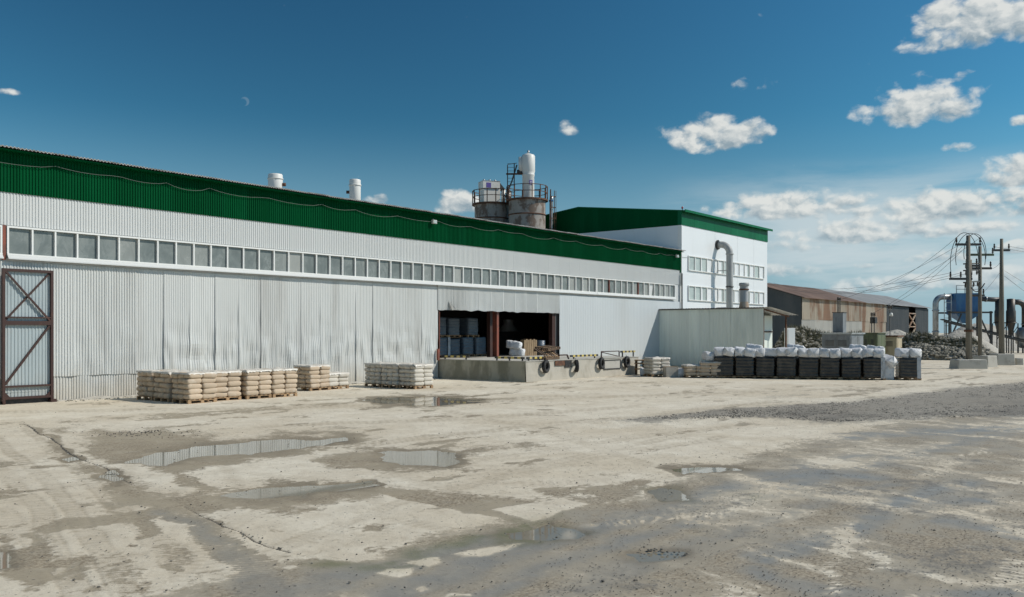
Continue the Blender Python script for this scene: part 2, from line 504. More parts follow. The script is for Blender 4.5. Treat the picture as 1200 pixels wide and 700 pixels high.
M['pane'] = pane_material()
M['pane_pale'] = material('pale_green_glass', (0.44, 0.50, 0.48), .2, 0, (0.34, .40, .39), 1.5, (.4, .7), .8, var=.06, rnd=.1)


# ------------------------------------------------------------------ the yard
def hash2(ix, iy, seed):
    h = (ix * 374761393 + iy * 668265263 + seed * 974711) & 0x7fffffff
    h = ((h ^ (h >> 13)) * 1274126177) & 0x7fffffff
    h = (h ^ (h >> 16)) & 0xffffff
    return h / float(0xffffff)


def vnoise(x, y, seed=0):
    ix = np.floor(x).astype(np.int64); iy = np.floor(y).astype(np.int64)
    fx = x - ix; fy = y - iy
    fx = fx * fx * (3 - 2 * fx); fy = fy * fy * (3 - 2 * fy)
    a = hash2(ix, iy, seed); b = hash2(ix + 1, iy, seed); c = hash2(ix, iy + 1, seed); d = hash2(ix + 1, iy + 1, seed)
    return (a * (1 - fx) + b * fx) * (1 - fy) + (c * (1 - fx) + d * fx) * fy


def fbm(x, y, seed=0, octaves=5, gain=0.5):
    s = np.zeros_like(x); a = 1.0; t = 0.0
    for k in range(octaves):
        s += a * vnoise(x * 2 ** k + 17.3 * k, y * 2 ** k - 9.1 * k, seed + k)
        t += a; a *= gain
    return s / t


US = 3.2        # the yard is seen at a slant: along the view a pixel covers more ground


def poly_sdf(U, V, pts):
    """signed distance (negative inside) in rows"""
    px = np.array([p[0] for p in pts]) / US; py = np.array([p[1] for p in pts], float)
    u = U / US
    best = np.full(U.shape, 1e9); inside = np.zeros(U.shape, bool)
    n = len(pts)
    for i in range(n):
        ax, ay = px[i], py[i]; bx, by = px[(i + 1) % n], py[(i + 1) % n]
        ex, ey = bx - ax, by - ay
        t = np.clip(((u - ax) * ex + (V - ay) * ey) / (ex * ex + ey * ey + 1e-9), 0, 1)
        best = np.minimum(best, (u - ax - t * ex) ** 2 + (V - ay - t * ey) ** 2)
        c = ((ay > V) != (by > V)) & (u < (bx - ax) * (V - ay) / (by - ay + 1e-12) + ax)
        inside ^= c
    d = np.sqrt(best)
    return np.where(inside, -d, d)


def stroke_sdf(U, V, pts):
    """pts (u, v, half width in rows); returns (distance - width, length along in rows)"""
    u = U / US
    best = np.full(U.shape, 1e9); along = np.zeros(U.shape); acc = 0
    for i in range(len(pts) - 1):
        ax, ay, aw = pts[i][0] / US, pts[i][1], pts[i][2]; bx, by, bw = pts[i + 1][0] / US, pts[i + 1][1], pts[i + 1][2]
        ex, ey = bx - ax, by - ay; L2 = ex * ex + ey * ey
        t = np.clip(((u - ax) * ex + (V - ay) * ey) / L2, 0, 1)
        d = np.sqrt((u - ax - t * ex) ** 2 + (V - ay - t * ey) ** 2) - (aw + (bw - aw) * t)
        k = d < best
        best = np.where(k, d, best); along = np.where(k, acc + t * math.sqrt(L2), along)
        acc += math.sqrt(L2)
    return best, along


WET = [
    [(148, 704), (180, 692), (205, 689), (255, 682), (285, 679), (312, 668), (345, 656), (405, 656), (440, 646), (500, 633), (560, 618), (583, 608),
     (570, 600), (540, 593), (480, 586), (440, 579), (425, 571), (470, 572), (560, 583), (620, 586), (700, 584), (760, 577), (800, 568), (850, 549),
     (900, 531), (950, 516), (1010, 501), (1100, 489), (1215, 470), (1215, 704)],
    [(0, 626), (12, 619), (26, 630), (22, 640), (32, 640), (45, 628), (58, 622), (66, 640), (78, 652), (108, 649), (112, 656), (95, 668), (66, 676), (52, 680), (38, 690), (27, 695), (18, 684), (0, 680)],
    [(95, 519), (125, 503), (150, 505), (190, 502), (215, 510), (262, 514), (340, 508), (420, 506), (440, 514), (392, 524), (310, 536), (250, 546), (200, 556), (160, 548), (120, 541)],
    [(375, 540), (440, 524), (540, 525), (615, 523), (622, 526), (560, 531), (547, 545), (505, 551), (440, 551), (390, 549)],
    [(215, 583), (290, 570), (420, 561), (452, 570), (432, 583), (330, 592), (268, 597), (235, 600)],
    [(305, 592), (332, 588), (366, 590), (360, 597), (322, 600)],
    [(125, 590), (137, 582), (148, 592), (145, 604), (132, 603)],
    [(62, 538), (52, 535), (76, 529), (112, 548), (150, 560), (185, 575), (230, 585), (262, 596), (240, 604), (205, 603), (160, 588), (120, 566), (75, 545)],
    [(60, 506), (85, 500), (82, 507)],
    [(95, 509), (125, 502), (135, 508), (110, 511)],
]
DRY = [
    [(575, 598), (612, 591), (650, 587), (690, 590), (668, 597), (645, 604), (622, 611), (600, 605)],
    [(535, 648), (560, 643), (590, 638), (618, 635), (603, 643), (570, 650), (548, 651)],
    [(476, 657), (500, 652), (519, 651), (520, 657), (503, 661), (488, 659)],
    [(437, 671), (452, 665), (470, 664), (482, 662), (480, 671), (466, 676), (452, 675)],
    [(484, 688), (493, 685), (497, 688), (490, 691)],
    [(525, 694), (552, 695), (553, 697), (530, 698), (518, 700)],
    [(334, 667), (346, 664), (349, 666), (338, 669)],
    [(130, 545), (160, 541), (180, 546), (165, 551), (140, 550)],
    [(170, 560), (192, 559), (190, 566), (172, 565)],
    [(245, 546), (330, 540), (372, 542), (360, 550), (300, 560), (262, 563), (240, 556)],
    [(385, 552), (425, 549), (428, 556), (395, 560)],
    [(64, 541), (85, 539), (90, 546), (72, 545)],
    [(16, 634), (28, 631), (40, 630), (36, 638), (22, 641)],
    [(58, 668), (70, 662), (74, 666), (62, 671)],
]
STROKES = [   # wet tracks
    ([(200, 556, 3), (224, 566, 5), (236, 590, 6), (226, 602, 5)], .9, 1),
    ([(196, 596, 5), (245, 620, 8), (290, 655, 10), (325, 705, 12)], 1, 1),
    ([(148, 603, 3), (166, 608, 4), (178, 622, 4), (170, 626, 3)], .9, 0),
    ([(206, 640, 6), (215, 655, 7), (205, 664, 6)], .75, 1),
    ([(128, 650, 6), (142, 668, 8), (152, 695, 9)], .55, 1),
    ([(430, 568, 3), (470, 584, 4), (560, 598, 5), (612, 606, 6), (680, 615, 9)], 1, 0),
    ([(24, 497, .8), (42, 502, 1.5), (60, 512, 2.5), (80, 530, 3)], .9, 0),
    ([(70, 493, .9), (110, 492, 1)], .8, 0),
    ([(110, 488, 1), (150, 488, 1), (210, 486, .5)], .7, 0),
    ([(425, 470, 2), (480, 469, 4), (560, 470, 2), (600, 468, .8)], 1, 0),
    ([(440, 555, 1), (520, 550, 1), (615, 548, .8)], .85, 0),
    ([(345, 510, 1), (380, 503, 1.2), (440, 499, .6)], .7, 0),
    ([(330, 488, .6), (400, 483, .8), (470, 480, .5)], .6, 0),
    ([(620, 486, .7), (655, 487, 1.1), (665, 488, .5)], .8, 0),
    ([(700, 520, .6), (745, 519, .8)], .6, 0),
    ([(680, 556, .6), (730, 556, .8)], .6, 0),
    ([(780, 552, 2), (860, 549, 3), (940, 530, 3)], 1, 0),
    ([(760, 579, 2), (810, 581, 4), (860, 576, 3)], 1, 0),
    ([(100, 660, 1), (85, 672, 2)], .8, 0),
    ([(115, 621, 2.4), (122, 623, 2.2)], .6, 0),
    ([(165, 635, 1.5), (173, 636, 1.5)], .7, 0),
    ([(335, 621, .5), (345, 621, 1.7), (355, 621, .5)], .8, 0),
    ([(458, 626, 1), (472, 624, 2)], .6, 0),
    ([(485, 600, 1), (505, 600, 2)], .6, 0),
]
PUDDLES = [
    ('long shallow puddle mirroring the white wall, left of the middle of the yard', [(148, 541), (185, 529), (240, 522), (300, 517), (360, 514), (402, 512), (404, 518), (350, 523), (300, 529), (240, 536), (190, 543)]),
    ('short square-ended puddle mirroring the white wall, in the middle of the yard', [(438, 530), (470, 527), (519, 526), (540, 529), (534, 540), (520, 546), (480, 544), (455, 540)]),
    ('narrow puddle in the wheel track behind the largest white crust patch', [(262, 581), (300, 573), (360, 568), (430, 563), (442, 567), (400, 573), (350, 579), (300, 586)]),
    ('thin dark puddle in front of the white bag stacks by the dock', [(424, 469), (480, 465), (530, 465), (562, 469), (520, 474), (450, 473)]),
    ('greenish puddle at the tip of the white crust patches', [(596, 624), (640, 613), (672, 617), (688, 623), (680, 629), (640, 631), (605, 630)]),
    ('small puddle at the edge of the dark mud, right of the middle', [(762, 576), (785, 573), (806, 576), (804, 583), (772, 584)]),
    ('thin puddle along the boundary of dry crust and dark mud', [(781, 551), (820, 547), (862, 548), (872, 552), (800, 557)]),
    ('tiny puddle beside the long crack at far left', [(68, 535), (80, 529), (92, 536), (78, 539)]),
    ('small puddle in the crack further down the wheel track', [(112, 557), (125, 551), (142, 559), (136, 566), (120, 563)]),
    ('puddle cut by the left edge of the picture', [(-30, 640), (14, 644), (20, 652), (14, 664), (-30, 668)]),
    ('small puddle below the short black crack at bottom right', [(740, 647), (770, 644), (804, 647), (796, 656), (752, 658)]),
]
CRACKS = [[(22, 497), (32, 497.5), (40, 504), (50, 510), (60, 514), (72, 521), (78, 528), (90, 536), (105, 541), (122, 548), (135, 558), (152, 566), (162, 569)],
          [(218, 592), (238, 605), (262, 617), (282, 622), (300, 634), (322, 642), (340, 647)],
          [(746, 646), (762, 644.5), (776, 645), (790, 649), (808, 650)]]


def ground_material():
    m = bpy.data.materials.new('dusty_yard_ground')
    m.use_nodes = True
    t = m.node_tree; t.nodes.clear(); w = NT(t)
    pos = w.node('ShaderNodeNewGeometry').outputs['Position']

    def att(n):
        a = w.node('ShaderNodeAttribute'); a.attribute_name = n
        return a.outputs['Fac']
    wet0, gravel, tone, green, crack, track, rut, soak = att('wet'), att('gravel'), att('tone'), att('green'), att('crack'), att('track'), att('rut'), att('soak')
    fine = w.noise(pos, 9.0, 8, .68, .3)
    mid = w.noise(pos, 1.6, 7, .62, .5)
    broad = w.noise(pos, .25, 5, .6, .4)
    wetv = w.m('ADD', wet0, w.m('ADD', w.m('MULTIPLY', w.m('SUBTRACT', fine, .5), 1.5), w.m('MULTIPLY', w.m('SUBTRACT', mid, .5), 1.5)))
    wet = w.ss(wetv, .44, .62)
    # dry crust: chalky pale dust with tan stains
    dry = w.mix(w.ss(mid, .3, .75), (.590, .525, .412), (.715, .655, .530))
    dry = w.mix(w.m('MULTIPLY', w.ss(broad, .38, .66), .6), dry, (.520, .440, .318))
    dry = w.mix(w.m('MULTIPLY', w.ss(fine, .56, .72), .4), dry, (.38, .33, .255))
    dry = w.mix(w.m('MULTIPLY', w.ss(w.noise(pos, 4.2, 9, .72, .8), .50, .70), .42), dry, (.415, .352, .262))
    dry = w.mix(w.m('MULTIPLY', track, w.ss(fine, .25, .65, .35, .95)), dry, (.345, .285, .200))
    fleck = w.noise(w.scaled(pos, (1, 1.0, 1)), 5.5, 4, .55, .6)
    dry = w.mix(w.m('MULTIPLY', w.ss(fleck, .605, .645), w.ss(broad, .35, .6, .05, .5)), dry, (.36, .30, .21))
    # wet mud: brown-grey to slate grey, chalk showing through where it has begun to dry
    pat = w.noise(pos, .75, 8, .66, .9)
    pat2 = w.noise(w.scaled(pos, (1, 1, 1)), 2.6, 9, .70, .5)
    mud = w.mix(w.m('MULTIPLY', tone, .85), (.350, .295, .208), (.295, .270, .222))
    grit = w.noise(pos, 22, 6, .75)
    brown = w.mix(w.ss(grit, .38, .62), (.165, .125, .078), (.42, .355, .255))
    mud = w.mix(w.m('MULTIPLY', w.ss(pat, .42, .58, 0, .85), w.m('SUBTRACT', 1.0, rut)), mud, brown)
    mud = w.mix(w.ss(pat2, .52, .70, 0, .5), mud, (.42, .372, .285))
    mud = w.mix(w.ss(fine, .54, .72, 0, .45), mud, (.15, .132, .10))
    mud = w.mix(w.m('MULTIPLY', rut, w.ss(mid, .3, .6, .4, .9)), mud, w.mix(pat2, (.185, .182, .168), (.28, .27, .24)))
    mud = w.mix(w.m('MULTIPLY', soak, w.ss(mid, .25, .55, .35, .85)), mud, w.mix(fine, (.155, .125, .082), (.235, .195, .135)))
    semi = w.m('MULTIPLY', w.ss(w.m('ADD', wet0, w.m('MULTIPLY', w.m('SUBTRACT', mid, .5), 1.0)), .92, .52), tone)
    mud = w.mix(w.m('MULTIPLY', semi, .75), mud, (.50, .44, .335))
    edge = w.m('MULTIPLY', w.ss(wetv, .36, .46), w.ss(wetv, .60, .49))
    c = w.mix(wet, dry, mud)
    c = w.mix(w.m('MULTIPLY', edge, .35), c, (.27, .22, .155))
    c = w.mix(w.m('MULTIPLY', green, w.ss(mid, .38, .6, 0, .75)), c, (.135, .140, .055))
    # grit and pebbles
    v1 = w.vor(pos, 26, 'F1', 1.0)
    vcol = w.vor(pos, 26, 'F1', 1.0, 1)
    vr = w.sep(vcol)[0]
    gmask = w.m('MULTIPLY', w.ss(v1, .42, .30), w.ss(w.m('ADD', vr, w.m('MULTIPLY', gravel, .75)), .93, .99))
    gcol = w.mix(w.sep(vcol)[1], (.06, .055, .048), (.26, .24, .20))
    c = w.mix(w.m('MULTIPLY', gmask, .8), c, gcol)
    gr2 = w.ss(w.m('ADD', gravel, w.m('MULTIPLY', w.m('SUBTRACT', w.noise(pos, 5, 8, .75), .5), 1.1)), .42, .66)
    c = w.mix(w.m('MULTIPLY', gr2, .72), c, w.mix(fine, (.065, .062, .056), (.24, .225, .195)))
    c = w.mix(w.ss(crack, .25, .7), c, (.055, .048, .038))
    b = w.node('ShaderNodeBsdfPrincipled')
    w.put(b.inputs['Base Color'], c)
    r = w.m('SUBTRACT', .93, w.m('MULTIPLY', wet, w.m('ADD', w.ss(mid, .38, .68, .18, .38), w.m('MULTIPLY', rut, .26))))
    w.put(b.inputs['Roughness'], w.m('MAXIMUM', r, w.m('MULTIPLY', gr2, .8)))
    b.inputs['Specular IOR Level'].default_value = .42
    h = w.m('ADD', w.m('MULTIPLY', fine, .5), w.m('MULTIPLY', w.noise(pos, 38, 5, .7), .35))
    h = w.m('ADD', h, w.m('MULTIPLY', gmask, .45))
    h = w.m('ADD', h, w.m('MULTIPLY', wet, -.16))
    bmp = w.node('ShaderNodeBump')
    bmp.inputs['Distance'].default_value = .022
    w.put(bmp.inputs['Strength'], w.m('SUBTRACT', .75, w.m('MULTIPLY', wet, .25)))
    w.put(bmp.inputs['Height'], h)
    w.put(b.inputs['Normal'], bmp.outputs[0])
    o = w.node('ShaderNodeOutputMaterial'); w.put(o.inputs[0], b.outputs[0])
    return m


def water_material():
    m = bpy.data.materials.new('muddy_puddle_water')
    m.use_nodes = True
    t = m.node_tree; t.nodes.clear(); w = NT(t)
    pos = w.node('ShaderNodeNewGeometry').outputs['Position']
    b = w.node('ShaderNodeBsdfPrincipled')
    w.put(b.inputs['Base Color'], w.mix(w.noise(pos, 1.2, 4), (.21, .18, .125), (.27, .235, .17)))
    b.inputs['Roughness'].default_value = .03
    b.inputs['IOR'].default_value = 1.34
    w.put(b.inputs['Normal'], w.bump(w.noise(pos, 3.0, 2, .5), .02, .004))
    o = w.node('ShaderNodeOutputMaterial'); w.put(o.inputs[0], b.outputs[0])
    return m


M['ground'] = ground_material()
M['water'] = water_material()
WATER_Z = -0.016


def build_ground():
    vs = np.concatenate([np.arange(720, 560, -1.0), np.arange(560, 424, -0.8)])
    dd = FOCAL * CAM_H / (vs - 390)
    depth = np.concatenate([[-400, -120, -40, -12, -4, 0, 2.5, 5, 6.5], dd, np.geomspace(dd[-1] * 1.04, 5000, 30)])
    ss = np.concatenate([[-14, -6, -3, -1.6, -1.0, -.8, -.68], np.linspace(-.6, .6, 640), [.68, .8, 1.0, 1.6, 3, 6, 14]])
    D, S = np.meshgrid(depth, ss, indexing='ij')
    Lt = S * np.maximum(D, 6.5)
    X = D * FW[0] + Lt * RT[0]; Y = D * FW[1] + Lt * RT[1]
    Dm = np.maximum(D, 6.5)
    U = 600 + FOCAL * Lt / Dm; V = 390 + FOCAL * CAM_H / Dm
    # ragged edges: shift the layout by noise laid on the ground
    wu = (fbm(X * .9, Y * .9, 5, 5, .55) - .5); wv = (fbm(X * .9 + 40, Y * .9, 9, 5, .55) - .5)
    k = np.clip((V - 400) / 120, .15, 2.2)
    Uw = U + wu * 40 * k; Vw = V + wv * 11 * k
    wet = np.zeros(U.shape)
    soft = lambda d, s: 1 / (1 + np.exp(np.clip(d / s, -40, 40)))
    for p in WET:
        wet = np.maximum(wet, soft(poly_sdf(Uw, Vw, p), 3.4))
    tread = np.zeros(U.shape)
    for pts, amp, tr in STROKES:
        d, al = stroke_sdf(Uw, Vw, pts)
        s = soft(d, 1.0)
        if tr:
            d0, al0 = stroke_sdf(U, V, pts)
            tread = np.maximum(tread, soft(d0, .8) * (.5 + .5 * np.sin(al0 * 2.6 + wu * 9)) * np.clip(2.2 * fbm(X * 1.7, Y * 1.7, 88, 4) - .6, 0, 1))
            s = s * (.80 + .20 * np.sin(al0 * 2.6 + wu * 9))
        wet = np.maximum(wet, s * amp)
    for p in DRY:
        wet *= 1 - soft(poly_sdf(Uw * .35 + U * .65, Vw * .35 + V * .65, p), .7)
    # thin drying streaks all over the crust, long across the view of the wall
    along = X; across = Y
    st = fbm(X * .35 + 3, Y * .9, 31, 6, .6)
    wet = np.maximum(wet, np.clip((st - .59) * 5.5, 0, .8) * (V > 410))
    st2 = fbm(X * .8 + 13, Y * 1.1, 77, 6, .62)
    wet = np.maximum(wet, np.clip((st2 - .62) * 5, 0, .7))
    # the right-hand mud: half dry, with bright chalk rubbed through along the wheel tracks
    right = soft(poly_sdf(U, V, [(640, 700), (700, 640), (800, 590), (900, 545), (1000, 510), (1230, 480), (1230, 720), (640, 720)]), 6)
    br = fbm(X * .55 + 7, Y * .55, 51, 6, .6)
    br2 = fbm((X * .35 + Y * .94) * .35, (X * .94 - Y * .35) * 1.3, 57, 6, .6)
    wet = wet * (1 - right * np.clip((br - .46) * 3.0, 0, .42))
    wet = wet * (1 - right * np.clip((br2 - .56) * 5.0, 0, .85) * np.clip((U - 740) / 120, 0, 1))
    for pts in ([(1000, 610, 2), (985, 640, 3), (985, 690, 3)], [(1030, 645, 3), (1045, 665, 4)], [(1130, 535, 2), (1160, 525, 2)], [(1080, 555, 3), (1120, 548, 3)],
                [(900, 590, 1), (700, 612, 2)], [(1130, 600, 4), (1160, 595, 3)], [(1180, 680, 6), (1210, 660, 8)]):
        d, al = stroke_sdf(Uw, Vw, pts)
        wet = wet * (1 - .8 * soft(d, 1.5) * (.6 + .4 * np.sin(al * 2.2)))
    gravel = soft(poly_sdf(Uw, Vw, [(705, 494), (780, 487), (850, 479), (930, 473), (1010, 469), (1060, 462), (1120, 455), (1230, 444), (1230, 488), (1120, 490), (1050, 494), (960, 497), (900, 489), (820, 492), (760, 498)]), 3.4) * .95
    gravel = np.maximum(gravel, soft(poly_sdf(Uw, Vw, [(890, 465), (950, 460), (960, 464), (900, 468)]), 1) * .6)
    gravel = np.maximum(gravel, right * np.clip((fbm(X * 1.1, Y * 1.1, 91, 6, .6) - .48) * 3, 0, .55))
    gravel = np.maximum(gravel, soft(poly_sdf(Uw, Vw, [(120, 506), (190, 502), (260, 508), (200, 513), (140, 515)]), 1.5) * .4)
    tone = np.clip(soft(poly_sdf(Uw, Vw, [(150, 704), (340, 665), (440, 660), (560, 625), (700, 590), (830, 560), (1000, 505), (1230, 475), (1230, 704)]), 6) * (.35 + 1.1 * (fbm(X * .4, Y * .4, 23, 4) - .2)), 0, 1)
    green = np.zeros(U.shape)
    for p in ([(595, 612), (650, 606), (690, 622), (640, 634), (590, 632)], [(360, 664), (390, 655), (420, 660), (395, 668)], [(770, 575), (805, 577), (800, 584)],
              [(860, 580), (895, 578), (890, 587)], [(400, 668), (440, 655), (560, 625), (620, 622), (560, 636), (450, 664)]):
        green = np.maximum(green, soft(poly_sdf(Uw, Vw, p), 2) * .9)
    crack = np.zeros(U.shape)
    for pl in CRACKS:
        d, al = stroke_sdf(U + wu * 10, V + wv * 2.5, [(a, b, .05 + .42 * vv) for (a, b), vv in zip(pl, [.2, .6, .9, .5, 1, .6, 1.1, .8, .5, .7, .9, .4, .2] * 2)])
        crack = np.maximum(crack, soft(d, .22))
    rut = np.zeros(U.shape)
    for pts, amp in (([(560, 700, 5), (700, 645, 5), (860, 592, 4), (1000, 548, 3.5), (1210, 498, 3)], .8), ([(640, 700, 5), (760, 655, 5), (900, 608, 4), (1040, 566, 3)], .6),
                     ([(440, 700, 9), (560, 660, 9), (720, 612, 6), (880, 566, 4), (1000, 532, 3)], .8), ([(900, 652, 9), (1000, 622, 6), (1050, 592, 5), (1092, 574, 4), (1140, 566, 3)], .95),
                     ([(1105, 610, 3), (1150, 618, 4), (1190, 628, 4)], .9), ([(880, 668, 4), (960, 690, 6), (1080, 704, 6), (1210, 690, 6)], .9),
                     ([(900, 505, 2), (1000, 512, 3), (1060, 508, 3), (1210, 500, 5)], .9), ([(880, 560, 4), (960, 556, 5), (1030, 558, 3)], .9), ([(1100, 586, 2), (1150, 588, 3)], 1),
                     ([(330, 704, 12), (420, 668, 7), (520, 646, 6), (620, 622, 5)], .7), ([(200, 600, 4), (270, 640, 6), (320, 704, 9)], .6)):
        d, al = stroke_sdf(Uw * .7 + U * .3, Vw * .7 + V * .3, pts)
        rut = np.maximum(rut, soft(d, 1.8) * amp * np.clip(.5 + 1.1 * fbm(X * .9, Y * .9, 141, 4), 0, 1))
    # wheel tracks wandering over the yard
    track = np.zeros(U.shape)
    r3 = random.Random(6)
    for i in range(16):
        x, y = gp(r3.uniform(0, 1200), r3.uniform(500, 640)); a = r3.uniform(0, math.pi); cur = r3.uniform(-.09, .09)
        for off in (0, 1.9):
            px_, py_ = x - math.sin(a) * off, y + math.cos(a) * off
            # arc through (px_, py_): distance from the circle
            if abs(cur) < .012: cur = .012
            cx, cy = px_ - math.sin(a) / cur, py_ + math.cos(a) / cur
            rad = np.hypot(X - cx, Y - cy); ang = np.arctan2(Y - cy, X - cx) * abs(1 / cur)
            d = np.abs(rad - abs(1 / cur))
            fade = np.clip(1.6 - np.hypot(X - x, Y - y) / r3.uniform(5, 11), 0, 1)
            trd = .65 + .35 * np.sin(ang * 42 + 8 * (rad - abs(1 / cur)))
            track = np.maximum(track, np.clip(1 - d / .16, 0, 1) ** .5 * fade * trd * r3.uniform(.35, .9) * np.clip(fbm(X * .8, Y * .8, 200 + i, 4) * 2.4 - .6, 0, 1))
    for pts, amp in (([(-10, 512, 1.5), (60, 568, 3), (118, 640, 5), (150, 706, 6)], .8), ([(-10, 540, 2), (45, 596, 4), (95, 706, 6)], .7), ([(30, 503, 1), (120, 576, 3), (200, 648, 5), (235, 706, 6)], .7),
                     ([(150, 706, 5), (210, 652, 4), (300, 602, 3), (430, 562, 2), (600, 532, 1.5), (800, 506, 1.2)], .6), ([(250, 706, 5), (330, 642, 4), (470, 588, 2.5), (650, 546, 1.6), (850, 512, 1.2)], .6),
                     ([(420, 522, 1.4), (600, 502, 1.2), (760, 487, 1), (900, 471, .7)], .7), ([(300, 500, 1), (560, 490, 1), (750, 476, .8)], .6), ([(460, 470, .8), (620, 500, 1.3), (760, 545, 2)], .55),
                     ([(0, 483, .6), (200, 480, .8), (420, 476, .7), (700, 462, .5)], .6), ([(560, 470, .6), (800, 462, .7), (1100, 452, .5)], .6), ([(0, 600, 4), (60, 650, 5), (100, 706, 6)], .6), ([(580, 560, 2), (700, 530, 1.6), (850, 500, 1.2)], .6)):
        d, al = stroke_sdf(Uw * .3 + U * .7, Vw * .3 + V * .7, pts)
        inner = soft(d, .7); rim = np.exp(-(d / .9) ** 2)
        tr = (.55 * inner + .55 * rim) * (.7 + .3 * np.sin(al * 2.4 + 5 * wu)) * np.clip(2.2 * fbm(X * .9, Y * .9, 301, 6, .62) - .3, 0, 1)
        track = np.maximum(track, np.clip(tr * amp * 1.7, 0, 1))
    # relief
    far = np.clip(1 - (D - 60) / 60, 0, 1)
    Z = (fbm(X * 1.3, Y * 1.3, 3, 6, .55) - .5) * .030 + (fbm(X * .2, Y * .2, 13, 3) - .5) * .02
    Z = np.maximum(Z, -.010)
    Z = Z - wet * .004 + np.clip(gravel, 0, 1) * fbm(X * 6, Y * 6, 41, 3) * .03
    Z = np.maximum(Z, -.013) + tread * .010 - track * .006 - rut * .004
    pud = np.zeros(U.shape); soak = np.zeros(U.shape)
    for lab, p in PUDDLES:
        s = soft(poly_sdf(Uw * .6 + U * .4, Vw * .6 + V * .4, p), 1.5)
        pud = np.maximum(pud, s)
        soak = np.maximum(soak, soft(poly_sdf(Uw, Vw, p) - 3.0, 1.6))
    pud = np.clip(pud * 1.5 - .15 + (fbm(X * 1.7, Y * 1.7, 61, 6, .6) - .5) * 1.5 * np.clip(pud * 5, 0, 1), 0, 1)
    Z = Z * (1 - pud) - pud * .027
    Z = Z - crack * .014 * np.clip(1 - pud * 3, 0, 1)
    wet = np.maximum(wet, np.clip(pud * 3, 0, 1)); wet = np.maximum(wet, soak * .75)
    Z = Z * far
    Z[D < 5] *= .3
    nr, nc = U.shape
    verts = np.stack([X, Y, Z], -1).reshape(-1, 3).astype(np.float32)
    idx = np.arange(nr * nc).reshape(nr, nc)
    q = np.stack([idx[:-1, :-1], idx[:-1, 1:], idx[1:, 1:], idx[1:, :-1]], -1).reshape(-1, 4)
    me = bpy.data.meshes.new('ground')
    me.vertices.add(len(verts)); me.vertices.foreach_set('co', verts.ravel())
    me.loops.add(q.size); me.loops.foreach_set('vertex_index', q.ravel().astype(np.int32))
    me.polygons.add(len(q)); me.polygons.foreach_set('loop_start', np.arange(0, q.size, 4, dtype=np.int32))
    me.polygons.foreach_set('use_smooth', np.ones(len(q), bool))
    me.update(calc_edges=True)
    for n, a in (('wet', wet), ('gravel', gravel), ('tone', tone), ('green', green), ('crack', crack), ('track', track), ('rut', rut), ('soak', soak)):
        at = me.attributes.new(n, 'FLOAT', 'POINT')
        at.data.foreach_set('value', a.ravel().astype(np.float32))
    me.materials.append(M['ground'])
    link('ground', me, kind='structure', label='pale dusty yard with dark wet wheel tracks and puddles')
    if me.polygons[len(q) // 2].normal.z < 0:
        me.flip_normals()
    for kp, (lab, p) in enumerate(PUDDLES):
        cx = sum(a for a, b in p) / len(p); cy = sum(b for a, b in p) / len(p)
        pts = []
        for a, b in p:
            x, y = gp(cx + (a - cx) * 1.2 + (30 if a > cx else -30), max(cy + (b - cy) * 1.5 + (4 if b > cy else -4), 455))
            pts.append((x, y))
        ox = sum(a for a, b in pts) / len(pts); oy = sum(b for a, b in pts) / len(pts)
        mb = MB(); mb.poly([(a - ox, b - oy, 0) for a, b in pts])
        o = mb.build('puddle', M['water'], loc=(ox, oy, WATER_Z - .0012 * kp / 2), label=lab, kind='structure')
        if o.data.polygons[0].normal.z < 0: o.data.flip_normals()


build_ground()


def rock_proto(seed):
    r = random.Random(seed)
    g = (1 + 5 ** .5) / 2
    vs = [Vector(p).normalized() for p in ((-1, g, 0), (1, g, 0), (-1, -g, 0), (1, -g, 0), (0, -1, g), (0, 1, g), (0, -1, -g), (0, 1, -g), (g, 0, -1), (g, 0, 1), (-g, 0, -1), (-g, 0, 1))]
    fs = ((0, 11, 5), (0, 5, 1), (0, 1, 7), (0, 7, 10), (0, 10, 11), (1, 5, 9), (5, 11, 4), (11, 10, 2), (10, 7, 6), (7, 1, 8), (3, 9, 4), (3, 4, 2), (3, 2, 6), (3, 6, 8), (3, 8, 9), (4, 9, 5), (2, 4, 11), (6, 2, 10), (8, 6, 7), (9, 8, 1))
    s = (r.uniform(.8, 1.25), r.uniform(.7, 1.1), r.uniform(.5, .8))
    return np.array([[a * b * r.uniform(.78, 1.15) for a, b in zip(v, s)] for v in vs]), np.array(fs)


ROCKS = [rock_proto(k) for k in range(10)]


def rocks(name, spots, mat, parent=None, **kw):
    """many stones as one mesh; spots (x, y, z, size)"""
    r = random.Random(len(spots))
    V = []; F = []; off = 0
    for (x, y, z, s) in spots:
        pv, pf = ROCKS[r.randrange(10)]
        a = r.uniform(0, 6.28); c, sn = math.cos(a), math.sin(a)
        q = pv * s
        V.append(np.stack([q[:, 0] * c - q[:, 1] * sn + x, q[:, 0] * sn + q[:, 1] * c + y, q[:, 2] + z], 1)); F.append(pf + off); off += 12
    me = bpy.data.meshes.new(name)
    me.from_pydata(np.concatenate(V).tolist(), [], np.concatenate(F).tolist())
    me.materials.append(mat)
    return link(name, me, parent, **kw)


def in_poly(x, y, pts):
    c = False
    for i in range(len(pts)):
        ax, ay = pts[i]; bx, by = pts[i - 1]
        if (ay > y) != (by > y) and x < (bx - ax) * (y - ay) / (by - ay) + ax: c = not c
    return c


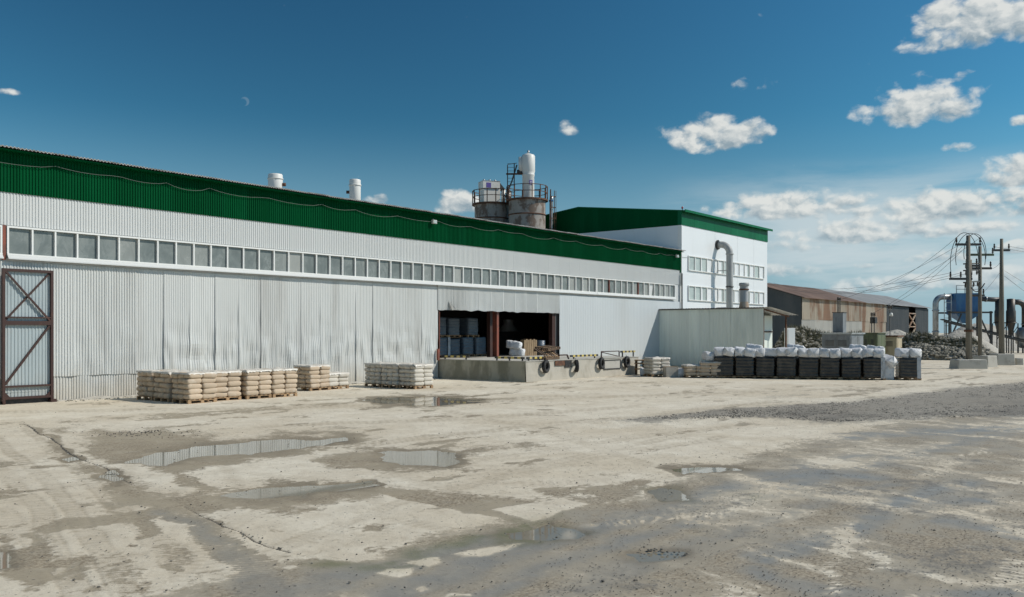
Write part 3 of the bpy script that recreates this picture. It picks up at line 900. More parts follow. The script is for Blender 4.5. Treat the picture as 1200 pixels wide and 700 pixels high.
def scatter_stones():
    r = random.Random(11)
    sp = []
    gpoly = [(712, 494), (850, 480), (1010, 470), (1120, 456), (1215, 446), (1215, 486), (1050, 492), (960, 495), (900, 488), (800, 492)]
    while len(sp) < 9000:
        u, v = r.uniform(700, 1215), r.uniform(444, 500)
        if in_poly(u, v, gpoly):
            x, y = gp(u, v)
            sp.append((x, y, .004, r.uniform(.008, .026) * (1.8 if r.random() < .04 else 1)))
    for k in range(700):
        u, v = r.uniform(-10, 1210), 452 + 260 * r.random() ** 1.3
        x, y = gp(u, v)
        sp.append((x, y, .006, r.choice([.005, .007, .009, .014]) * r.uniform(.8, 1.3)))
    for k in range(3000):
        u, v = r.uniform(640, 1210), r.uniform(500, 705)
        x, y = gp(u, v)
        sp.append((x, y, .004, r.uniform(.003, .009)))
    for pl in CRACKS:
        for k in range(26):
            i = r.randrange(len(pl) - 1); t = r.random()
            u = pl[i][0] * (1 - t) + pl[i + 1][0] * t + r.gauss(0, 5); v = pl[i][1] * (1 - t) + pl[i + 1][1] * t + r.gauss(0, 1.2)
            x, y = gp(u, v); sp.append((x, y, .005, r.uniform(.005, .018)))
    for k in range(160):
        u, v = r.gauss(165, 30), r.gauss(508, 2.5)
        x, y = gp(u, v); sp.append((x, y, .005, r.uniform(.006, .024)))
    rocks('loose_gravel', sp, M['pebble'], label='loose dark gravel and grit scattered over the yard', cat='gravel', kind='stuff')


scatter_stones()


def wall_foot():
    m = MB(); r = random.Random(31)
    n = 160; x0, x1 = 14.6, 34.2
    for i in range(n + 1):
        x = x0 + (x1 - x0) * i / n
        h = .02 + .10 * max(0, mnoise.noise(Vector((x * .9, 0, 4))) + .25) + .03 * max(0, mnoise.noise(Vector((x * 4, 0, 1))))
        d = .12 + .45 * max(0, mnoise.noise(Vector((x * .7, 3, 2))) + .35)
        m.v += [(x, 31.99, h), (x, 31.93 - d * .4, h * .55), (x, 31.90 - d, -.02)]
    for i in range(n):
        for k in range(2):
            q = i * 3 + k; m.f.append((q, q + 1, q + 4, q + 3))
    o = m.build('spilled_powder', M['earth'], None, True, label='pale spilled powder and dirt along the foot of the corrugated wall', cat='spilled powder', kind='stuff')
    sp = []
    for k in range(260):
        x = r.uniform(14.6, 34.2); sp.append((x, 31.8 - abs(r.gauss(0, .35)), .01, r.uniform(.01, .05)))
    rocks('loose_stone', sp, M['stone'], o, kind='stuff')


wall_foot()


# ------------------------------------------------------------------ buildings
def part(name, mb, mat, parent, smooth=False, **kw):
    """a part given in world coordinates under a thing that stands unrotated at its base"""
    o = (mb.build(name, mat, None, smooth, **kw) if isinstance(mb, MB) else link(name, mb, None, **kw))
    o.parent = parent
    o.matrix_parent_inverse = Matrix.Translation(parent.location).inverted() if parent.type == 'EMPTY' else Matrix()
    return o


def sub(name, mb, mat, parent, smooth=False, **kw):
    o = mb.build(name, mat, None, smooth, **kw) if isinstance(mb, MB) else link(name, mb, None, **kw)
    o.parent = parent
    return o


def rib_profile(x0, x1, pitch, depth):
    """(x, offset) along a trapezoid-ribbed sheet"""
    n = max(1, round((x1 - x0) / pitch)); p = (x1 - x0) / n
    pts = []
    for k in range(n):
        b = x0 + k * p
        pts += [(b, 0), (b + p * .30, 0), (b + p * .48, depth), (b + p * .82, depth)]
    pts.append((x1, 0))
    return pts


def sheet_x(x0, x1, z0, z1, y, mat, pitch=.1, depth=.022, nz=1, off=None, name='cladding_sheet', bottom=None):
    """ribbed sheet facing -Y; off(x, z) pushes it outwards; bottom(x) moves its lower edge"""
    mb = MB(); pr = rib_profile(x0, x1, pitch, depth)
    for (x, d) in pr:
        zb = z0 + (bottom(x) if bottom else 0)
        for k in range(nz + 1):
            z = zb + (z1 - zb) * k / nz
            mb.v.append((x, y - d - (off(x, z) if off else 0), z))
    m = nz + 1
    for a in range(len(pr) - 1):
        for b in range(nz):
            q = a * m + b
            mb.f.append((q, q + m, q + m + 1, q + 1))
    return mb.mesh(name, mat)


def window_row(parent, x0, x1, z0, z1, y, n, pane_mat, red=(), sill=.2, mw=.055, fr=.06):
    """a strip of panes: the frame is a part, its panes and mullions are sub-parts"""
    f = MB()
    f.box(x0 - fr, x1 + fr, y - .10, y + .02, z1, z1 + fr)
    f.box(x0 - fr, x1 + fr, y - .12, y + .02, z0 - fr, z0)
    f.box(x0 - fr, x0, y - .10, y + .02, z0, z1)
    f.box(x1, x1 + fr, y - .10, y + .02, z0, z1)
    fo = part('window_frame', f, M['white_trim'], parent)
    if sill:
        s = MB(); s.quad((x0 - fr, y - .20, z0 - fr - sill), (x1 + fr, y - .20, z0 - fr - sill), (x1 + fr, y - .123, z0 - fr - .002), (x0 - fr, y - .123, z0 - fr - .002))
        s.box(x0 - fr, x1 + fr, y - .215, y - .03, z0 - fr - sill - .035, z0 - fr - sill)
        sub('sill', s, M['sheet_up'], fo)
    p = (x1 - x0) / n
    pm = MB().box(-p / 2 + .012, p / 2 - .012, -.006, .006, z0 + .004, z1 - .004).mesh('pane', pane_mat)
    mm = MB().box(-mw / 2, mw / 2, -.055, .05, z0 + .002, z1 - .002)
    mw_me = mm.mesh('mullion', M['white_trim']); mr_me = MB().box(-mw / 2, mw / 2, -.055, .05, z0 + .002, z1 - .002).mesh('mullion', M['redsteel'])
    r = random.Random(int(x0 * 10))
    for k in range(n):
        o = link('pane', pm, fo, (x0 + (k + .5) * p, y + .012 + r.uniform(-.003, .003), 0), (r.gauss(0, .002), 0, r.gauss(0, .010)))
        if k: link('mullion', mr_me if k in red else mw_me, fo, (x0 + k * p, y - .03, 0))
    return fo


WX0, WX1, WY = 2.0, 61.05, 32.0
OPX0, OPX1, OPZ0, OPZ1 = 34.3, 44.9, 0.97, 3.64


def build_warehouse():
    t = thing('warehouse', 'long white corrugated warehouse with green band under the eave and open loading bay', 'warehouse', (31.5, 37, 0))
    y0, y1 = WY + .12, WY + .32
    back = 42.6
    c = MB()
    c.box(WX0, OPX0, y0, y1, -.3, 8.5).box(OPX1, WX1, y0, y1, -.3, 8.5).box(OPX0, OPX1, y0, y1, OPZ1 + .02, 8.5).box(OPX0, OPX1, y0, y1, -.3, OPZ0 - .01)
    c.box(WX0, WX1, back, back + .2, -.3, 9.2).box(WX0 - .2, WX0, y0, back + .2, -.3, 8.6).box(WX1 - .25, WX1 - .05, y1, back, -.3, 8.6)
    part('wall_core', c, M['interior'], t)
    part('interior_floor', MB().box(WX0, WX1 - .25, y1 - .2, back, .6, OPZ0), M['concrete'], t)
    rf = MB(); sl = .08
    zr = lambda y: 8.57 + (y - 31.5) * sl
    rf.poly([(WX0 - .3, 32.9, zr(32.9) + .02), (WX1 - .02, 32.9, zr(32.9) + .02), (WX1 - .02, back + .5, zr(back + .5)), (WX0 - .3, back + .5, zr(back + .5))])
    rf.poly([(WX0 - .3, 32.05, zr(32.05) - .06), (WX1 - .02, 32.05, zr(32.05) - .06), (WX1 - .02, back + .5, zr(back + .5) - .06), (WX0 - .3, back + .5, zr(back + .5) - .06)])
    part('roof_deck', rf, M['asbestos'], t)
    # eave row of wavy roof sheets
    n = round((WX1 - WX0) / 1.12); w = (WX1 - WX0) / n
    mb = MB(); k = 56
    for i in range(k + 1):
        x = (w + .06) * i / k; zz = .026 * math.sin(2 * math.pi * x / .125)
        for (yy, th) in ((31.56, 0), (33.2, 0)):
            mb.v.append((x, yy, zr(yy) + zz + .03))
    for i in range(k):
        q = i * 2; mb.f.append((q, q + 2, q + 3, q + 1))
    # lip of the sheet's edge
    b = len(mb.v)
    for i in range(k + 1):
        x = (w + .06) * i / k; zz = .026 * math.sin(2 * math.pi * x / .125)
        mb.v += [(x, 31.56, zr(31.56) + zz + .03), (x, 31.562, zr(31.56) + zz + .008)]
    for i in range(k):
        q = b + i * 2; mb.f.append((q, q + 1, q + 3, q + 2))
    me = mb.mesh('roof_sheet', M['asbestos'])
    r = random.Random(2)
    for i in range(n):
        o = part('roof_sheet', me, None, t)
        o.location = (WX0 + i * w, r.uniform(-.03, .02), .004 * (i % 2) + r.uniform(-.008, .008))
    part('eave_soffit', MB().box(WX0, WX1, 31.66, WY + .1, 8.50, 8.545), M['green'], t)
    # green band and white band above the windows
    sw = (WX1 - WX0) / 52
    mg = sheet_x(0, sw + .01, 7.14, 8.50, WY, M['green'], .105, .030)
    mw_ = sheet_x(0, sw + .01, 6.03, 7.15, WY + .012, M['sheet_up'], .105, .020)
    for i in range(52):
        for me in (mg, mw_):
            o = part('cladding_sheet', me, None, t)
            o.location = (WX0 + i * sw, r.uniform(-.006, .004) - .002 * (i % 2), 0)
    part('band_flashing', MB().box(WX0, WX1, WY - .040, WY + .01, 7.135, 7.15), M['green'], t)
    part('corner_flashing', MB().box(WX1 - .09, WX1 + .02, WY - .075, WY + .1, 6.95, 8.52), M['green_lit'], t)
    part('corner_flashing', MB().box(WX1 - .07, WX1 + .015, WY - .055, WY + .1, 0, 6.94), M['white_trim'], t)
    # windows
    red = (6, 11)
    window_row(t, 3.5, 12.75, 5.07, 5.94, WY, 12, M['pane'], sill=.10)
    window_row(t, 13.02, 49.2, 5.07, 5.94, WY, 47, M['pane'], sill=.10)
    window_row(t, 49.36, 60.05, 5.07, 5.94, WY, 14, M['pane'], red=(2, 7), sill=.10)
    part('post', MB().box(12.84, 12.94, WY - .06, WY + .08, 4.85, 6.02), M['redsteel'], t)
    part('infill_strip', MB().box(WX0, WX1 - .1, WY + .03, WY + .11, 4.6, 6.05), M['sheet_up'], t)
    # lower cladding, sheet by sheet, dented low down
    def dent(seed, amp):
        def f(x, z):
            a = max(0.0, min(1.0, (3.4 - z) / 2.2)); a = a * a * (3 - 2 * a)
            low = max(0.0, min(1.0, (z - .75) / .5))
            d = mnoise.noise(Vector((x * 2.3, z * .55, seed))) * .055 + mnoise.noise(Vector((x * 6.0, z * 1.0, seed + 9))) * .026 + mnoise.noise(Vector((x * 1.1, z * 1.8, seed + 4))) * .03
            return max(-.05, amp * a * d * (.45 + .55 * low) + .003 * mnoise.noise(Vector((x * 1.2, z * .4, 3))))
        return f
    x = WX0; i = 0
    while x < OPX0 - .2:
        w = min(r.choice([1.02, 1.1, 1.1, 1.16]), OPX0 - .16 - x)
        if OPX0 - .16 - (x + w) < .5: w = OPX0 - .16 - x
        if x + w < 14.6 or x < 14.5:
            amp = .15
        else:
            amp = 2.0 if x > 18 else .9
        lift_l, lift_r = r.choice([.005, .02, .035, .05]) * (1 if x > 17 else .25), r.choice([0, 0, .012])
        dn = dent(3.1, amp)
        x0, ww = x, w

        def off(xx, zz, x0=x0, ww=ww, a=lift_l, b=lift_r, dn=dn):
            tt = (xx - x0) / ww
            low = max(0, min(1, (4.6 - zz) / 3.0))
            return dn(xx, zz) + a * max(0, 1 - tt) ** 5 * (.35 + .65 * low + .8 * low * mnoise.noise(Vector((x0 * 3, zz * 1.1, 4)))) + b * tt ** 4 * low
        has_base = x < 19.2
        me = sheet_x(x, x + w + .05, .86 if has_base else .04, 4.80, WY - (.004 if i % 2 else -.004), M['sheet'], .1, .024 if x < 17 else .013, 30, off,
                     bottom=(lambda xx: .03 * mnoise.noise(Vector((xx * 1.5, 0, 8)))))
        part('cladding_sheet', me, None, t)
        if has_base:
            me = sheet_x(x, x + w + .03, -.02, .885, WY + .03, M['sheet'], .1, .024, 6, lambda xx, zz: .02 * mnoise.noise(Vector((xx * 2, zz * 2, 5))), name='plinth_sheet')
            part('plinth_sheet', me, None, t)
        x += w; i += 1
    # above the bay, with a torn lower edge
    x = OPX0 - .16
    while x < OPX1 + .1:
        w = min(1.08, OPX1 + .2 - x)
        if OPX1 + .2 - (x + w) < .4: w = OPX1 + .2 - x
        b = r.choice([0, .012, .03])
        x0, ww = x, w
        me = sheet_x(x, x + w + .04, OPZ1 - .04, 4.93, WY - .03 - (.004 if i % 2 else 0), M['sheet'], .1, .024, 8,
                     lambda xx, zz, x0=x0, ww=ww, b=b: .05 * max(0, (4.3 - zz)) * mnoise.noise(Vector((xx * 2.0, zz, 6))) + b * ((xx - x0) / ww) ** 4,
                     bottom=lambda xx: .07 * mnoise.noise(Vector((xx * 1.7, 2, 8))))
        part('cladding_sheet', me, None, t)
        x += w; i += 1
    fl = MB(); fl.poly([(34.95, WY - .09, 4.12), (35.42, WY - .16, 3.66), (35.02, WY - .42, 3.70)])
    fl.poly([(34.95, WY - .094, 4.12), (35.02, WY - .424, 3.70), (35.42, WY - .164, 3.66)])
    part('torn_flap', fl, M['dark_steel'], t)
    # beyond the bay: smoother, newer sheets standing a little proud
    for (a, b) in ((OPX1 + .2, 46.9), (46.9, 48.9), (48.9, 50.9), (50.9, 52.9), (52.9, 54.9), (54.9, 57.0), (57.0, 59.0), (59.0, WX1 - .08)):
        me = sheet_x(a, b + .02, .02, 4.74, WY - .06 - r.uniform(0, .012), M['sheet_new'], .2, .010, 8, lambda xx, zz: .014 * mnoise.noise(Vector((xx * 1.1, zz * .6, 12))))
        part('cladding_sheet', me, None, t)
    # bay frame
    for (a, b, yy) in ((OPX0 + .02, OPX0 + .06, WY + .02),):
        part('jamb', MB().box(a, b, yy, yy + .28, OPZ0, OPZ1 + .02), M['redsteel'], t)
    part('jamb', MB().box(OPX1 - .30, OPX1 - .01, WY + .125, WY + .40, OPZ0, OPZ1 + .02), M['gate'], t)  # dark brown in place of red oxide: shade painted into the jamb
    p = MB().box(39.22, 39.40, WY + .13, WY + .16, OPZ0, OPZ1 + .3).box(39.22, 39.40, WY + .42, WY + .45, OPZ0, OPZ1 + .3).box(39.30, 39.32, WY + .16, WY + .42, OPZ0, OPZ1 + .3)
    part('post', p, M['redsteel'], t)
    part('post', MB().box(39.3, 39.62, WY + .7, WY + .95, OPZ0, OPZ1 + .5), M['gate'], t)  # rear post's shade is put into its colour by the darker brown
    part('post', MB().box(34.02, 34.14, WY - .16, WY - .06, .95, 1.55), M['redsteel'], t)


build_warehouse()


def build_eave_cable():
    mb = MB(); pts = []
    x = 3.0; r = random.Random(4)
    while x < 60.4:
        L = r.uniform(1.5, 3.2); sag = r.uniform(.07, .17)
        for k in range(6):
            tt = k / 6
            pts.append((x + L * tt, 31.90, 8.20 - sag * 4 * tt * (1 - tt) + .03 * math.sin(x)))
        x += L
    mb.tube(pts, .011, 5)
    mb.build('eave_cable', M['wire_grey'], label='thin grey cable looping along the green band under the eave', cat='cable')
    for (x, lab) in ((33.7, 'small white floodlight under the green eave, about midway along'), (60.2, 'small white floodlight at the far corner of the green eave')):
        t = thing('floodlight', lab, 'floodlight', (x, 31.93, 8.14), group='floodlights under the eave')
        MB().box(-.13, .13, -.20, -.06, -.09, .09).build('lamp_housing', M['white_steel'], t)
        MB().box(-.10, .10, -.215, -.203, -.07, .07).build('lens', M['pane_pale'], t)
        MB().box(-.02, .02, -.06, .0, -.02, .16).build('bracket', M['galv'], t)


build_eave_cable()


def build_gate():
    t = thing('sliding_gate', 'tall brown steel framed gate leaf with crossed braces over grey ribbed sheet', 'gate', (13.65, 31.72, 0))
    x0, x1, y = 12.72, 14.38, 31.70
    f = lambda m, n='rail': part(n, m, M['gate'], t)
    sh = sheet_x(x0 + .04, x1 - .04, .38, 4.50, y + .09, M['gate_sheet'], .11, .018, 14, lambda a, b: .02 * mnoise.noise(Vector((a * 1.5, b * 1.2, 31))), name='gate_sheet')
    part('gate_sheet', sh, None, t)
    part('gate_sheet', sheet_x(x0 + .04, x1 - .04, .20, .385, y + .105, M['gate_sheet'], .11, .018, 1, name='gate_sheet'), None, t)
    f(MB().box(x0, x0 + .09, y - .03, y + .07, .1, 4.55), 'stile'); f(MB().box(x1 - .09, x1, y - .03, y + .07, .1, 4.55), 'stile')
    for (a, b) in ((4.46, 4.55), (2.66, 2.80), (2.90, 2.94), (.56, .62), (.16, .24)):
        f(MB().box(x0 + .09, x1 - .09, y - .027, y + .065, a, b))
    f(MB().bar((x0 + .1, y + .0, 4.46), (x1 - .1, y + .0, 2.80), .06, .05, (0, 1, 0)), 'brace')
    f(MB().bar((x0 + .1, y + .052, 2.80), (x1 - .1, y + .052, 4.46), .06, .05, (0, 1, 0)), 'brace')
    f(MB().bar((x0 + .1, y + .02, .66), (x1 - .1, y + .02, 2.66), .07, .05, (0, 1, 0)), 'brace')
    for (xa, s) in ((x0 + .09, 1), (x1 - .09, -1)):
        f(MB().poly([(xa, y, .24), (xa + s * .16, y, .24), (xa, y, .40)]).poly([(xa, y + .012, .24), (xa, y + .012, .40), (xa + s * .16, y + .012, .24)]), 'gusset')
    f(MB().box(x0 + .02, x0 + .10, y - .025, y + .06, -.02, .1), 'foot'); f(MB().box(x1 - .12, x1 + .08, y - .1, y + .12, -.02, .1), 'foot')
    part('gap_shade_strip', MB().box(x0, x1, y + .12, y + .16, -.02, .22), M['black'], t)  # black strip standing in for the shaded gap under the leaf


build_gate()

HX0, HX1, HY = 61.10, 77.6, 31.93


def build_hall():
    t = thing('factory_hall', 'taller white factory hall with dark green gable and two window rows, beyond the warehouse', 'factory hall', (69, 41, 0))
    back = 50.8; ridge_y = 41.3; ze, zr = 11.72, 12.78
    zt = lambda y: ze + (zr - ze) * (1 - abs(y - ridge_y) / (ridge_y - HY))
    # front: flat panels side by side
    e = [HX0, 66.9, 71.2, 74.6, HX1]
    for a, b in zip(e[:-1], e[1:]):
        part('wall_panel', MB().box(a + .012, b - .012, HY, HY + .12, 0, 10.6), M['panel'], t)
    part('wall_core', MB().box(HX0 + .02, HX1 - .02, HY + .125, HY + .3, 0, 11.6), M['interior'], t)
    r = random.Random(5); x = HX0; k = 0
    while x < HX1 - .1:
        w = min(r.choice([1.5, 2.06, 2.06, 1.1]), HX1 - x)
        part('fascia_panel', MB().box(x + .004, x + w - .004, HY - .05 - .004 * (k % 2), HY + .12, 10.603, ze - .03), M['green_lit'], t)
        x += w; k += 1
    # side gable facing the camera
    n = 9; ys = np.linspace(HY + .0, back, n + 1)
    for a, b in zip(ys[:-1], ys[1:]):
        part('wall_panel', MB().box(HX0 - .02, HX0 + .10, a + (.3 if a == ys[0] else .004), b - .004, 6, 10.58), M['panel'], t)
        m = MB(); A = [(a + .002, 10.585), (b - .002, 10.585), (b - .002, zt(b) - .05)]
        if a < ridge_y < b: A.append((ridge_y, zr - .05))
        A.append((a + .002, zt(a) - .05))
        m.poly([(HX0 - .05, p, q) for p, q in A][::-1]).poly([(HX0 + .1, p, q) for p, q in A])
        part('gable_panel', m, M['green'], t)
    part('wall_panel', MB().box(HX1 - .1, HX1 + .02, HY + .3, back, 0, 11.0), M['panel'], t)
    part('wall_panel', MB().box(HX0, HX1, back, back + .15, 0, 11.6), M['panel'], t)
    part('gable_panel', MB().poly([(HX1, HY + .1, 11.0), (HX1, back, 11.0), (HX1, back, ze), (HX1, ridge_y, zr), (HX1, HY + .1, ze)]), M['green'], t)
    part('corner_flashing', MB().box(HX0 - .055, HX0 - .002, HY - .06, HY + .28, 6.0, 10.58), M['white_trim'], t)
    part('corner_flashing', MB().box(HX0 - .056, HX0 - .002, HY - .06, HY + .28, 10.585, ze - .04), M['green_lit'], t)
    for (ya, yb) in ((HY - .35, ridge_y), (ridge_y, back + .35)):
        za, zb = (zt(HY) - .04, zr) if yb == ridge_y else (zr, zt(back) - .04)
        m = MB(); i = 0
        m.poly([(HX0 - .12, ya, za), (HX1 + .3, ya, za), (HX1 + .3, yb, zb), (HX0 - .12, yb, zb)])
        m.poly([(HX0 - .12, ya, za - .08), (HX0 - .12, yb, zb - .08), (HX1 + .3, yb, zb - .08), (HX1 + .3, ya, za - .08)])
        m.poly([(HX0 - .12, ya, za - .08), (HX0 - .12, ya, za), (HX0 - .12, yb, zb), (HX0 - .12, yb, zb - .08)])
        m.poly([(HX1 + .3, ya, za), (HX1 + .3, ya, za - .08), (HX1 + .3, yb, zb - .08), (HX1 + .3, yb, zb)])
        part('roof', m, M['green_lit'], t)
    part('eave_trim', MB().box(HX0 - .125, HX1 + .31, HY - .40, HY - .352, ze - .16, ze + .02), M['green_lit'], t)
    window_row(t, 62.2, 76.7, 7.24, 8.28, HY, 14, M['pane_pale'], sill=.0, mw=.08)
    window_row(t, 62.2, 76.7, 4.95, 5.98, HY, 14, M['pane_pale'], sill=.0, mw=.08)
    window_row(t, 62.2, 66.2, 2.9, 3.95, HY, 4, M['pane_pale'], sill=.0, mw=.08)
    part('downpipe', MB().tube([(HX0 - .10, HY - .12, 6.9), (HX0 - .10, HY - .12, .1)], .05, 8), M['dark_sheet'], t, True)
    # red beacon on the ridge corner
    b = thing('beacon', 'tiny red warning lamp on the hall roof corner', 'beacon', (61.2, 31.9, ze))
    MB().tube([(0, 0, -.02), (0, 0, .12)], .03, 8).build('stem', M['black'], b)
    MB().lathe((0, 0, .12), [(.07, 0), (.08, .06), (.05, .14), (0.001, .17)], 10).build('lamp_glass', material('red_lamp', (.35, .02, .02), .3), b, True)


build_hall()


def build_duct():
    t = thing('exhaust_duct', 'bent grey exhaust duct rising up the white hall front', 'duct', (67.3, 30.85, 0))
    r = .27; cx, cy, top = 67.3, 30.85, 9.55
    pts = [(cx, cy, 0)]
    pts += [(cx, cy, 5.0), (cx, cy, 8.7)]
    for k in range(1, 9):
        a = k / 8 * math.pi / 2
        pts.append((cx, cy + .75 * (1 - math.cos(a)), 8.8 + .75 * math.sin(a)))
    pts.append((cx, HY - .06, 9.55))
    m = MB().tube(pts, r, 18)
    o = part('pipe', m, M['duct'], t, True)
    for z in (3.5, 6.1, 8.75):
        part('flange', MB().lathe((cx, cy, z), [(r, -.05), (r + .045, -.05), (r + .045, .05), (r, .05)], 18), M['dark_steel'] if z == 6.1 else M['duct'], t, True)
    part('wall_flange', MB().lathe((cx, HY - .05, 9.55), [(r + .12, -.05), (r + .12, .03), (.05, .04)], 18, 'y'), M['dark_steel'], t)
    for z in (4.4, 7.4):
        part('bracket', MB().box(cx - .03, cx + .03, cy + r - .02, HY + .01, z, z + .06), M['galv'], t)


build_duct()

SX0, SX1, SY0, SY1 = 57.7, 61.9, 24.0, 31.93


def build_shed():
    t = thing('metal_shed', 'grey-green sheet metal lean-to shed against the warehouse end', 'shed', (59.8, 28, 0))
    n = 10; w = (SY1 - SY0) / n; r = random.Random(9)
    for i in range(n):
        m = MB(); a = SY0 + i * w
        pr = rib_profile(a, a + w + .01, .2, .012)
        nz = 8; lean = r.uniform(-.015, .015)
        for (yy, d) in pr:
            for k in range(nz + 1):
                z = .02 + 4.02 * k / nz
                m.v.append((SX0 - d - (.006 if i % 2 else 0) - lean * z / 4 + .03 * mnoise.noise(Vector((yy * .8, z * .5, 5))), yy, z))
        q0 = nz + 1
        for p in range(len(pr) - 1):
            for k in range(nz):
                q = p * q0 + k; m.f.append((q, q + 1, q + q0 + 1, q + q0))
        part('wall_sheet', m.mesh('wall_sheet', M['galv_dull']), None, t)
    for i in range(n // 2):
        a = SY0 + 1.2 + i * (SY1 - SY0 - 1.2) / 5; b = a + (SY1 - SY0 - 1.2) / 5
        part('wall_sheet', MB().box(SX1 - .02, SX1, a + .004, b, .02, 3.75), M['galv_dull'], t)
    for (x, y, z) in ((SX0 + .10, SY0 + .06, 4.02), (SX1 - .06, SY0 + .06, 3.72), (SX0 + .10, SY0 + 3.9, 4.02), (SX1 - .10, SY0 + 3.9, 3.72), (SX0 + .1, SY1 - .1, 4.02)):
        part('post', MB().box(x - .05, x + .05, y - .05, y + .05, 0, z - .06), M['rust'], t)
    zz = lambda x: 4.10 - (x - SX0) * .095
    part('beam', MB().bar((SX0 + .06, SY0 + .06, zz(SX0) - .10), (SX1 + .5, SY0 + .06, zz(SX1 + .5) - .10), .07, .10), M['rust'], t)
    part('rail', MB().box(SX0 + .16, SX1 - .12, SY0 + 1.0, SY0 + 1.06, 2.42, 2.50), M['rust'], t)
    part('back_sheet', MB().box(SX0 + .06, SX1 - .03, SY0 + 1.08, SY0 + 1.12, 1.2, 3.6), M['galv_dull'], t)
    for y in (SY0 + 2.4, SY0 + 4.6, SY0 + 6.8):
        part('rafter', MB().bar((SX0 + .05, y, zz(SX0) - .09), (SX1 + .5, y, zz(SX1 + .5) - .09), .06, .09), M['rust'], t)
    k = 8; w = (SY1 - SY0 + .55) / k
    for i in range(k):
        a = SY0 - .6 + i * w
        m = MB(); pr = rib_profile(a, a + w + .02, .2, .02)
        for (yy, d) in pr:
            for xx in (SX0 - .12, SX1 + .62):
                m.v.append((xx, yy, zz(xx) + d + (.004 if i % 2 else 0)))
        for p in range(len(pr) - 1):
            q = p * 2; m.f.append((q, q + 1, q + 3, q + 2))
        part('roof_sheet', m.mesh('roof_sheet', M['galv']), None, t)
    part('edge_trim', MB().box(SX0 - .14, SX0 - .03, SY0 - .02, SY1, 4.035, 4.10), M['dark_steel'], t)
    v = thing('roof_ventilator', 'short capped ventilator with rusty cone base on the shed roof', 'ventilator', (60.1, 26.45, zz(60.1) - .05))
    MB().lathe((0, 0, 0), [(.42, 0), (.42, .12), (.30, .70), (.30, .78)], 20).build('cone_base', M['rust_sheet'], v, True)
    MB().lathe((0, 0, 0), [(.30, .78), (.30, 1.85)], 20).build('stack', M['duct'], v, True)
    MB().lathe((0, 0, 0), [(.31, 1.60), (.345, 1.60), (.345, 1.70), (.31, 1.70)], 20).build('band', M['rust'], v, True)
    MB().lathe((0, 0, 0), [(.0, 2.15), (.34, 2.13), (.36, 2.05), (.36, 1.93), (.31, 1.92), (.30, 1.85)], 20).build('cap', M['duct'], v, True)


build_shed()


def roof_vent(loc, rad, h, lab, motor):
    t = thing('roof_fan', lab, 'roof fan', loc, group='fans on the warehouse roof')
    MB().lathe((0, 0, 0), [(rad * .8, 0), (rad, .05), (rad, h - .08), (rad * .92, h - .02), (rad * .5, h), (0.001, h + .01)], 22).build('drum', M['white_steel'], t, True)
    MB().lathe((0, 0, 0), [(rad + .002, h * .8), (rad + .03, h * .8), (rad + .03, h * .84), (rad + .002, h * .84)], 22).build('hoop', M['white_steel'], t, True)
    d = Vector((-RT[0], -RT[1], 0)) * motor
    m = MB().tube([d * rad * .9 + Vector((0, 0, h * .62)), d * (rad + .16) + Vector((0, 0, h * .62))], .09, 10)
    m.build('port', M['rust'], t, True)
    if motor > 0:
        MB().tube([d * rad * .9 + Vector((0, 0, h * .28)), d * (rad + .30) + Vector((0, 0, h * .26)), d * (rad + .36) + Vector((0, 0, h * .14))], .11, 10).build('motor', M['dark_steel'], t, True)
        MB().box(-rad - .5, rad, -.06, .06, -.02, .10).build('bracket', M['galv'], t)


roof_vent((28.4, 38.0, 9.12), .37, 1.45, 'squat white drum fan on the warehouse roof, the one further left', -1)
roof_vent((33.8, 38.0, 9.12), .32, 1.90, 'taller white drum fan with motor on the warehouse roof, nearer the silos', 1)


# ------------------------------------------------------------------ silos behind the roof
def railing(parent, cx, cy, r, z, a0, a1, n, mat):
    pts = []
    for k in range(n + 1):
        a = a0 + (a1 - a0) * k / n
        pts.append((cx + r * math.cos(a), cy + r * math.sin(a)))
    for (x, y) in pts:
        part('railing_post', MB().box(x - .03, x + .03, y - .03, y + .03, z, z + 1.1), M['rust'], parent)
    for h in (1.08, .55):
        m = MB()
        for a, b in zip(pts[:-1], pts[1:]):
            m.bar((a[0], a[1], z + h), (b[0], b[1], z + h), .05)
        part('handrail', m, M['rust'], parent)


def silo(c, r, top, lab):
    t = thing('silo', lab, 'silo', (c[0], c[1], 0), group='rusty silos behind the roof')
    part('shell', MB().lathe((c[0], c[1], 0), [(r, 0), (r, top * .5), (r * 1.0, top - .1)], 40), M['silo'], t, True)
    for z in (top - 2.6, top - 1.3):
        part('hoop', MB().lathe((c[0], c[1], z), [(r, -.05), (r + .05, -.05), (r + .05, .05), (r, .05)], 40), M['rust'], t, True)
    part('deck', MB().lathe((c[0], c[1], top - .1), [(r - .3, -.05), (r + .22, -.05), (r + .22, .08), (.001, .10)], 40), M['rust'], t)
    railing(t, c[0], c[1], r + .16, top, 0, 2 * math.pi, 14, M['rust'])
    return t


SA, SB = (58.9, 45.0), (58.4, 48.4)
ra, rb = 1.53, 1.47
silo(SA, ra, 13.45, 'rusty flaking silo carrying the tall white filter tower')
silo(SB, rb, 13.35, 'rusty flaking silo carrying the boxy white filter, further left')


